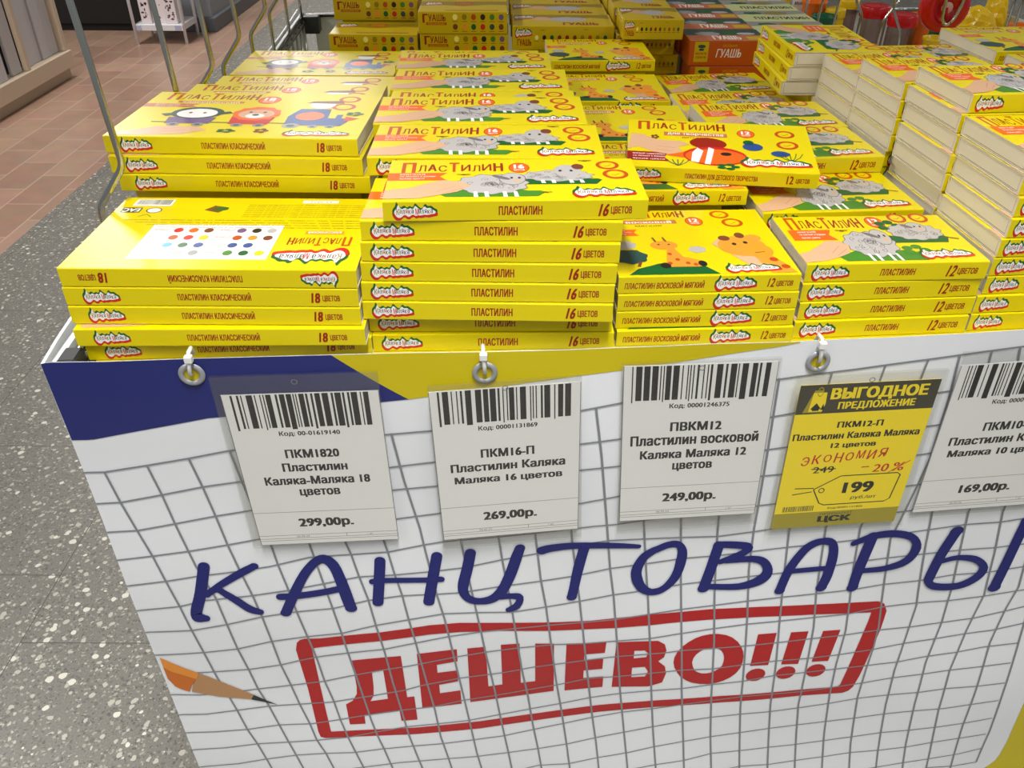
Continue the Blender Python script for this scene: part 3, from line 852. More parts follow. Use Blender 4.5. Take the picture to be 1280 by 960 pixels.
BRUSH = [([(-478,7457),(-497,7387),(-525,7285),(-556,7175),(-584,7081),(-609,7007),(-635,6938),(-660,6874),(-680,6815),(-691,6768),(-699,6724),(-698,6672),(-680,6625),(-648,6604),(-616,6598),(-588,6599),(-570,6602)],[(-362,7426),(-381,7355),(-409,7252),(-440,7139),(-470,7037),(-497,6953),(-525,6879),(-548,6817),(-564,6770),(-575,6739),(-580,6728),(-582,6741),(-589,6754),(-591,6746),(-577,6731),(-557,6717),(-542,6704)]),([(-454,6986),(-435,7002),(-407,7025),(-376,7050),(-347,7072),(-323,7088),(-300,7103),(-274,7119),(-243,7138),(-203,7163),(-157,7190),(-110,7218),(-66,7244),(-22,7271),(24,7297),(64,7321),(92,7338)],[(-478,7069),(-459,7084),(-431,7107),(-399,7132),(-370,7155),(-345,7175),(-321,7193),(-295,7212),(-264,7234),(-225,7261),(-179,7291),(-132,7322),(-87,7351),(-42,7376),(5,7400),(46,7420),(74,7434)]),([(-459,6979),(-437,6996),(-407,7020),(-379,7040),(-360,7046),(-349,7039),(-334,7021),(-316,6994),(-294,6964),(-270,6934),(-245,6901),(-219,6866),(-194,6832),(-170,6800),(-146,6765),(-121,6730),(-93,6699),(-61,6676),(-29,6659),(-1,6648),(18,6640)],[(-479,7052),(-458,7068),(-426,7094),(-389,7119),(-349,7131),(-315,7119),(-289,7096),(-267,7069),(-245,7044),(-220,7017),(-192,6986),(-165,6954),(-137,6922),(-112,6888),(-88,6854),(-65,6823),(-43,6799),(-21,6776),(5,6756),(30,6740),(47,6726)]),([(354,6597),(383,6663),(424,6756),(469,6855),(509,6941),(543,7013),(575,7080),(606,7140),(636,7192),(666,7238),(696,7279),(725,7313),(749,7337),(770,7352),(785,7359),(796,7360),(807,7358),(819,7347),(832,7329),(846,7304),(858,7275),(868,7242),(877,7200),(885,7149),(894,7095),(903,7037),(911,6974),(919,6908),(927,6845),(937,6782),(948,6719),(958,6664),(965,6625)],[(262,6677),(291,6741),(332,6833),(378,6933),(419,7020),(456,7092),(492,7160),(528,7223),(564,7281),(601,7332),(638,7377),(674,7416),(709,7446),(742,7469),(775,7484),(809,7489),(843,7481),(875,7464),(905,7438),(931,7404),(955,7363),(973,7314),(987,7262),(1000,7207),(1011,7152),(1023,7092),(1034,7027),(1045,6963),(1055,6903),(1064,6841),(1073,6778),(1081,6723),(1086,6684)]),([(283,6848),(310,6847),(349,6844),(396,6843),(448,6843),(509,6847),(577,6853),(648,6861),(714,6870),(778,6881),(843,6894),(899,6907),(938,6916)],[(296,6948),(322,6947),(360,6944),(405,6943),(455,6943),(514,6947),(581,6953),(650,6960),(714,6969),(777,6979),(840,6992),(895,7005),(934,7014)]),([(1344,7369),(1338,7317),(1330,7242),(1320,7156),(1310,7072),(1299,6984),(1287,6888),(1276,6800),(1268,6738)],[(1462,7359),(1457,7307),(1449,7231),(1440,7144),(1430,7060),(1420,6971),(1408,6874),(1398,6786),(1390,6724)]),([(1954,7438),(1944,7379),(1928,7294),(1911,7198),(1894,7105),(1877,7009),(1859,6906),(1843,6812),(1831,6746)],[(2070,7408),(2060,7349),(2045,7263),(2028,7167),(2012,7073),(1996,6978),(1979,6874),(1963,6780),(1952,6714)]),([(1301,7014),(1319,7018),(1341,7022),(1378,7027),(1437,7030),(1537,7029),(1667,7027),(1798,7026),(1898,7026),(1960,7027),(1999,7030),(2023,7032),(2041,7033)],[(1299,7098),(1317,7101),(1341,7104),(1380,7108),(1442,7109),(1542,7108),(1672,7106),(1802,7105),(1901,7105),(1961,7108),(1998,7111),(2021,7115),(2039,7118)]),([(2313,7482),(2306,7440),(2296,7379),(2284,7312),(2273,7248),(2260,7188),(2245,7123),(2231,7059),(2221,7000),(2218,6951),(2219,6907),(2226,6867),(2237,6831),(2252,6797),(2272,6763),(2296,6733),(2325,6709),(2356,6691),(2390,6680),(2424,6674),(2459,6672),(2495,6671),(2533,6673),(2573,6682),(2612,6698),(2649,6721),(2685,6751),(2719,6788),(2752,6835),(2780,6893),(2806,6958),(2829,7024),(2850,7088),(2869,7154),(2886,7222),(2901,7285),(2914,7339),(2925,7388),(2934,7433),(2942,7470),(2947,7497)],[(2429,7450),(2422,7407),(2413,7346),(2401,7276),(2389,7208),(2376,7143),(2361,7077),(2349,7018),(2341,6971),(2336,6941),(2333,6922),(2333,6909),(2335,6891),(2339,6869),(2345,6846),(2354,6826),(2365,6809),(2383,6796),(2406,6786),(2432,6778),(2460,6775),(2490,6779),(2521,6787),(2550,6799),(2575,6815),(2599,6838),(2620,6866),(2641,6898),(2660,6936),(2680,6981),(2700,7037),(2719,7098),(2737,7160),(2755,7220),(2771,7283),(2787,7346),(2801,7402),(2816,7450),(2830,7493),(2842,7528),(2851,7552)]),([(2685,6741),(2711,6743),(2746,6746),(2784,6748),(2816,6747),(2843,6741),(2867,6734),(2878,6727),(2869,6738),(2867,6746),(2862,6724),(2852,6696),(2842,6677),(2831,6660),(2810,6641),(2787,6624),(2771,6610)],[(2680,6830),(2705,6832),(2742,6835),(2781,6837),(2816,6836),(2846,6836),(2876,6835),(2908,6825),(2942,6783),(2947,6723),(2937,6674),(2921,6630),(2900,6590),(2869,6565),(2837,6549),(2810,6541),(2791,6536)]),([(3148,7420),(3164,7427),(3184,7436),(3211,7446),(3248,7455),(3297,7463),(3355,7471),(3422,7477),(3501,7479),(3600,7476),(3718,7468),(3835,7458),(3935,7449),(4015,7442),(4085,7435),(4141,7429),(4181,7426)],[(3121,7537),(3137,7541),(3159,7548),(3191,7556),(3233,7563),(3283,7568),(3343,7574),(3412,7577),(3494,7576),(3594,7570),(3712,7559),(3829,7547),(3929,7534),(4010,7522),(4081,7508),(4137,7497),(4177,7487)]),([(3531,7511),(3521,7455),(3508,7374),(3493,7281),(3480,7193),(3471,7109),(3462,7022),(3455,6943),(3449,6878),(3443,6831),(3438,6797),(3435,6772),(3432,6754)],[(3641,7458),(3632,7401),(3619,7319),(3606,7228),(3594,7144),(3583,7064),(3573,6980),(3564,6901),(3556,6835),(3550,6785),(3545,6749),(3542,6723),(3539,6704)]),([(4349,7435),(4326,7422),(4293,7401),(4255,7373),(4221,7337),(4193,7293),(4170,7244),(4150,7191),(4136,7139),(4130,7085),(4131,7031),(4138,6980),(4148,6931),(4166,6882),(4188,6832),(4216,6784),(4248,6742),(4286,6710),(4325,6687),(4366,6673),(4406,6669),(4445,6671),(4485,6682),(4523,6701),(4559,6730),(4595,6765),(4630,6810),(4662,6861),(4689,6917),(4708,6980),(4721,7047),(4730,7111),(4736,7167),(4738,7217),(4737,7266),(4732,7315),(4722,7362),(4704,7406),(4680,7446),(4652,7478),(4619,7500),(4586,7511),(4553,7513),(4522,7509),(4490,7501),(4454,7487),(4417,7468),(4383,7449),(4360,7436)],[(4393,7345),(4372,7326),(4343,7301),(4314,7272),(4293,7242),(4278,7206),(4265,7162),(4256,7116),(4252,7078),(4251,7049),(4253,7023),(4259,6996),(4267,6968),(4275,6935),(4286,6903),(4298,6873),(4312,6850),(4328,6827),(4349,6804),(4373,6785),(4397,6773),(4423,6774),(4452,6782),(4481,6797),(4508,6819),(4533,6854),(4557,6898),(4579,6947),(4594,6996),(4605,7047),(4612,7104),(4616,7163),(4618,7216),(4622,7259),(4623,7295),(4623,7323),(4620,7343),(4618,7360),(4614,7376),(4609,7389),(4602,7399),(4590,7405),(4570,7408),(4545,7407),(4519,7404),(4489,7392),(4454,7374),(4422,7356),(4399,7343)]),([(5010,7427),(5003,7362),(4992,7269),(4981,7166),(4970,7073),(4958,6988),(4946,6903),(4934,6828),(4926,6775)],[(5127,7368),(5121,7303),(5111,7209),(5100,7105),(5089,7010),(5077,6923),(5065,6837),(5054,6761),(5047,6708)]),([(5063,7367),(5097,7363),(5145,7358),(5198,7351),(5247,7344),(5295,7337),(5344,7330),(5384,7322),(5400,7317),(5381,7351),(5381,7367),(5374,7353),(5360,7335),(5340,7318),(5313,7299),(5282,7279),(5249,7260),(5213,7239),(5173,7218),(5135,7198),(5109,7184)],[(5050,7466),(5083,7464),(5131,7462),(5184,7459),(5234,7454),(5282,7448),(5333,7440),(5380,7431),(5421,7413),(5459,7349),(5452,7297),(5434,7272),(5413,7251),(5389,7229),(5358,7207),(5325,7186),(5290,7166),(5250,7150),(5205,7133),(5164,7120),(5136,7112)]),([(5201,7118),(5257,7120),(5336,7123),(5420,7125),(5486,7121),(5530,7108),(5562,7093),(5584,7076),(5599,7058),(5612,7037),(5622,7012),(5627,6991),(5626,6980),(5625,6964),(5616,6938),(5598,6910),(5571,6883),(5536,6855),(5491,6830),(5437,6809),(5375,6794),(5292,6791),(5192,6796),(5099,6804),(5034,6808)],[(5185,7193),(5238,7201),(5317,7211),(5401,7219),(5471,7221),(5523,7216),(5568,7206),(5610,7186),(5649,7156),(5686,7112),(5718,7056),(5740,6993),(5749,6925),(5736,6869),(5712,6823),(5679,6785),(5638,6754),(5590,6731),(5534,6711),(5470,6698),(5398,6691),(5308,6691),(5205,6700),(5109,6711),(5044,6719)]),([(5933,6616),(5940,6673),(5950,6755),(5962,6843),(5976,6920),(5992,6986),(6013,7052),(6034,7114),(6055,7167),(6073,7209),(6089,7242),(6105,7269),(6124,7292),(6148,7314),(6175,7332),(6203,7345),(6230,7352),(6259,7348),(6288,7340),(6307,7329),(6311,7322),(6314,7313),(6321,7285),(6329,7242),(6335,7189),(6339,7124),(6341,7047),(6340,6967),(6338,6898),(6333,6839),(6326,6783),(6318,6734),(6312,6698)],[(5827,6678),(5834,6735),(5844,6818),(5858,6910),(5874,6995),(5895,7068),(5920,7137),(5945,7199),(5969,7253),(5990,7296),(6012,7333),(6035,7364),(6062,7390),(6093,7414),(6127,7432),(6163,7445),(6199,7451),(6235,7457),(6274,7456),(6319,7443),(6368,7405),(6404,7345),(6426,7284),(6440,7222),(6450,7155),(6457,7079),(6459,6993),(6459,6908),(6457,6831),(6450,6764),(6439,6702),(6428,6653),(6421,6619)]),([(5954,6911),(5992,6913),(6046,6916),(6107,6919),(6164,6922),(6222,6925),(6283,6928),(6337,6930),(6375,6931)],[(5935,6988),(5972,6990),(6026,6994),(6086,6997),(6143,7000),(6201,7003),(6261,7006),(6315,7008),(6353,7010)]),([(6711,7468),(6706,7375),(6698,7237),(6689,7088),(6683,6961),(6681,6861),(6682,6773),(6684,6702),(6685,6652)],[(6839,7395),(6835,7300),(6828,7161),(6820,7011),(6815,6886),(6812,6790),(6811,6706),(6811,6637),(6810,6588)]),([(6607,7310),(6646,7328),(6700,7354),(6761,7381),(6820,7398),(6877,7407),(6938,7411),(6998,7410),(7055,7402),(7108,7390),(7160,7372),(7205,7350),(7238,7327),(7258,7304),(7272,7282),(7279,7263),(7281,7243),(7284,7204),(7280,7151),(7267,7098),(7245,7054),(7212,7020),(7165,6992),(7111,6969),(7056,6951),(6993,6940),(6922,6935),(6856,6933),(6811,6931)],[(6569,7382),(6604,7406),(6656,7439),(6716,7472),(6776,7498),(6837,7511),(6901,7519),(6965,7521),(7027,7516),(7087,7505),(7146,7488),(7204,7464),(7258,7430),(7307,7387),(7351,7331),(7386,7263),(7405,7191),(7401,7124),(7387,7059),(7361,6998),(7325,6948),(7277,6911),(7220,6886),(7158,6869),(7095,6856),(7026,6848),(6951,6847),(6883,6848),(6836,6849)]),([(7676,7484),(7665,7425),(7649,7338),(7632,7238),(7618,7141),(7609,7044),(7603,6944),(7599,6851),(7597,6778),(7595,6729),(7595,6693),(7603,6642),(7627,6590),(7658,6546),(7698,6505),(7746,6474),(7799,6457),(7863,6446),(7940,6441),(8018,6443),(8086,6456),(8145,6477),(8196,6509),(8239,6546),(8273,6586),(8301,6630),(8321,6680),(8331,6739),(8319,6814),(8274,6889),(8221,6942),(8166,6983),(8109,7013),(8050,7030),(7987,7040),(7925,7044),(7866,7040),(7808,7028),(7750,7006),(7701,6984),(7667,6969)],[(7799,7389),(7788,7328),(7773,7241),(7757,7142),(7745,7049),(7737,6957),(7732,6859),(7728,6768),(7726,6694),(7722,6645),(7720,6622),(7716,6629),(7713,6635),(7718,6624),(7725,6612),(7740,6597),(7773,6582),(7829,6569),(7900,6561),(7973,6560),(8035,6567),(8083,6588),(8125,6619),(8161,6654),(8188,6691),(8206,6730),(8217,6770),(8218,6803),(8215,6813),(8213,6819),(8193,6843),(8159,6873),(8120,6899),(8073,6921),(8015,6939),(7955,6952),(7899,6958),(7845,6950),(7789,6933),(7738,6914),(7703,6902)]),([(8575,6423),(8575,6495),(8576,6599),(8575,6717),(8574,6834),(8571,6955),(8567,7084),(8563,7206),(8561,7304),(8561,7378),(8562,7436),(8564,7481),(8565,7513)],[(8446,6502),(8446,6574),(8447,6676),(8447,6793),(8447,6908),(8444,7027),(8441,7155),(8438,7276),(8436,7375),(8437,7452),(8439,7511),(8441,7556),(8442,7588)])]
FRAME_OUT = [(324,5977),(351,6105),(393,6151),(450,6167),(620,6158),(1309,6225),(1586,6274),(1885,6337),(2227,6370),(2681,6352),(3254,6317),(3718,6302),(4297,6337),(4716,6359),(5111,6386),(5698,6387),(6370,6367),(7137,6329),(7225,6277),(7290,6144),(7296,6003),(7298,5797),(7243,4976),(7209,4727),(7164,4649),(7092,4616),(6522,4647),(5474,4640),(4661,4589),(3952,4510),(3188,4392),(2419,4286),(1601,4249),(765,4256),(463,4259),(402,4290),(384,4396),(363,5245)]
FRAME_IN = [(507,5987),(601,6001),(1296,6071),(1575,6121),(1877,6178),(2222,6212),(2680,6214),(3258,6171),(4031,6149),(4430,6164),(4734,6191),(5133,6213),(5725,6220),(6406,6195),(7101,6141),(7099,5987),(7071,5575),(7042,5109),(7020,4804),(6988,4759),(6494,4779),(5453,4777),(4647,4725),(3943,4656),(3185,4539),(2421,4439),(1609,4381),(727,4380),(542,4381),(526,4762),(514,5307)]
D = [(940,5733),(1516,5796),(1538,4997),(1626,5009),(1638,4542),(1437,4531),(1426,4732),(986,4679),(985,4504),(790,4503),(781,4897),(870,4961),(932,5090),(945,5229)]
D_HOLE = [(1153,5504),(1288,5530),(1301,4976),(1083,4940),(1132,5047),(1147,5218)]
E1 = [(1705,5829),(2175,5906),(2177,5681),(1929,5620),(1931,5465),(2172,5503),(2170,5288),(1940,5227),(1942,5058),(2193,5101),(2200,4829),(1711,4764)]
SH = [(2297,5916),(2511,5936),(2536,5159),(2707,5186),(2689,5963),(2908,5970),(2932,5200),(3108,5217),(3091,5955),(3313,5936),(3342,4996),(2309,4853)]
E2 = [(3460,5922),(3935,5902),(3929,5710),(3685,5700),(3687,5585),(3918,5597),(3921,5402),(3693,5388),(3697,5233),(3942,5249),(3947,5036),(3476,4993)]
V = [(4055,5892),(4552,5885),(4640,5816),(4671,5706),(4655,5582),(4590,5511),(4683,5408),(4712,5275),(4683,5094),(4516,5019),(4062,5029)]
V_H1 = [(4284,5722),(4409,5721),(4453,5667),(4436,5594),(4287,5580)]
V_H2 = [(4283,5404),(4439,5411),(4487,5316),(4457,5222),(4290,5214)]
O = [(4781,5479),(4782,5572),(4804,5663),(4853,5761),(4917,5836),(4993,5902),(5072,5942),(5164,5964),(5260,5965),(5360,5938),(5439,5892),(5518,5813),(5573,5724),(5611,5632),(5630,5539),(5635,5428),(5623,5316),(5583,5223),(5524,5149),(5445,5088),(5362,5054),(5264,5036),(5163,5042),(5059,5071),(4978,5122),(4899,5197),(4847,5285),(4804,5383)]
O_H = [(5009,5468),(5016,5550),(5040,5614),(5082,5667),(5126,5700),(5177,5719),(5232,5723),(5290,5705),(5337,5670),(5372,5610),(5392,5539),(5395,5461),(5388,5390),(5360,5332),(5316,5292),(5263,5261),(5210,5248),(5155,5251),(5108,5273),(5061,5310),(5029,5384)]
X1 = [(5749,5920),(5975,5927),(5970,5346),(5742,5354)]
X2 = [(6153,5915),(6370,5910),(6356,5318),(6136,5337)]
X3 = [(6556,5890),(6776,5881),(6743,5318),(6526,5332)]
X1D = [(5962,5192),(5961,5144),(5941,5100),(5907,5067),(5862,5049),(5814,5050),(5770,5069),(5737,5103),(5721,5147),(5722,5195),(5742,5239),(5776,5272),(5821,5289),(5868,5289),(5911,5270),(5944,5236)]
X2D = [(6350,5184),(6350,5136),(6331,5092),(6297,5059),(6251,5043),(6203,5045),(6157,5066),(6123,5102),(6105,5147),(6106,5195),(6125,5238),(6159,5270),(6204,5286),(6253,5284),(6297,5264),(6331,5228)]
X3D = [(6743,5167),(6744,5118),(6726,5075),(6692,5043),(6646,5027),(6596,5030),(6550,5052),(6514,5088),(6495,5134),(6494,5182),(6513,5225),(6547,5256),(6593,5272),(6642,5269),(6688,5248),(6723,5212)]
PEN_ORANGE = [(-1182,6043),(-1074,5933),(-944,5813),(-819,5714),(-863,5608),(-939,5514),(-987,5389),(-1067,5446),(-1123,5503),(-1180,5659),(-1183,5844)]
PEN_LIGHT = [(-1182,6043),(-1074,5933),(-944,5813),(-819,5714),(-863,5608),(-990,5701),(-1108,5779),(-1181,5873)]
PEN_WOOD = [(-819,5714),(-712,5623),(-616,5532),(-419,5347),(-278,5217),(-320,5134),(-670,5243),(-965,5386),(-928,5512),(-863,5608)]
PEN_LEAD = [(-278,5217),(-146,5087),(-26,4984),(-185,5066),(-322,5135)]
YCORNER = [(9660,4209),(9719,3696),(9777,3232),(9785,2949),(9770,2789),(9713,2675),(9629,2566),(9790,2071),(11090,1978),(9725,5471)]
TOP = [(-1329,9980),(-1297,9996),(-780,9988),(-16,10002),(608,10000),(1195,9991),(1554,9988),(2517,9979),(3743,9996),(4558,9987),(5360,9953),(6310,9962),(7017,9994),(7573,10029),(8019,10062)]
BLUE_LOW = [(-1290,9134),(-1115,9132),(-729,9209),(-348,9281),(-6,9347),(509,9383),(1025,9413),(1618,9461),(1848,9482)]
YEL_LOW = [(1848,9482),(2509,9577),(2952,9649),(3451,9714),(3820,9754),(4354,9812),(4878,9869),(5292,9910),(5477,9942)]
DIAG = [(1195,9991),(1437,9797),(1848,9482)]
EYES = [(-48,9843),(2557,9768),(5690,9730)]
TIES = [(-28,10043),(2545,9979),(5674,9949)]
TAG1 = [(160,9616),(1583,9613),(1633,7724),(225,7721)]
TAG1p = [(95,9827),(1590,9822),(1634,7754),(142,7706)]
TAG2 = [(2034,9620),(3434,9681),(3496,7830),(2100,7749)]
TAG2p = [(2031,9696),(3438,9753),(3536,7706),(2090,7645)]
TAG3 = [(3819,9823),(5265,9822),(5350,7924),(3924,7892)]
TAG3p = [(3794,9858),(5283,9870),(5393,7798),(3911,7740)]
TAG4 = [(5539,9518),(6907,9543),(6924,7698),(5587,7656)]
TAG4p = [(5471,9630),(6938,9660),(7030,7623),(5530,7588)]
TAG5 = [(7059,9680),(8478,9740),(8520,7855),(7101,7795)]
TAG5p = [(7031,9829),(8519,9892),(8555,7810),(7066,7747)]
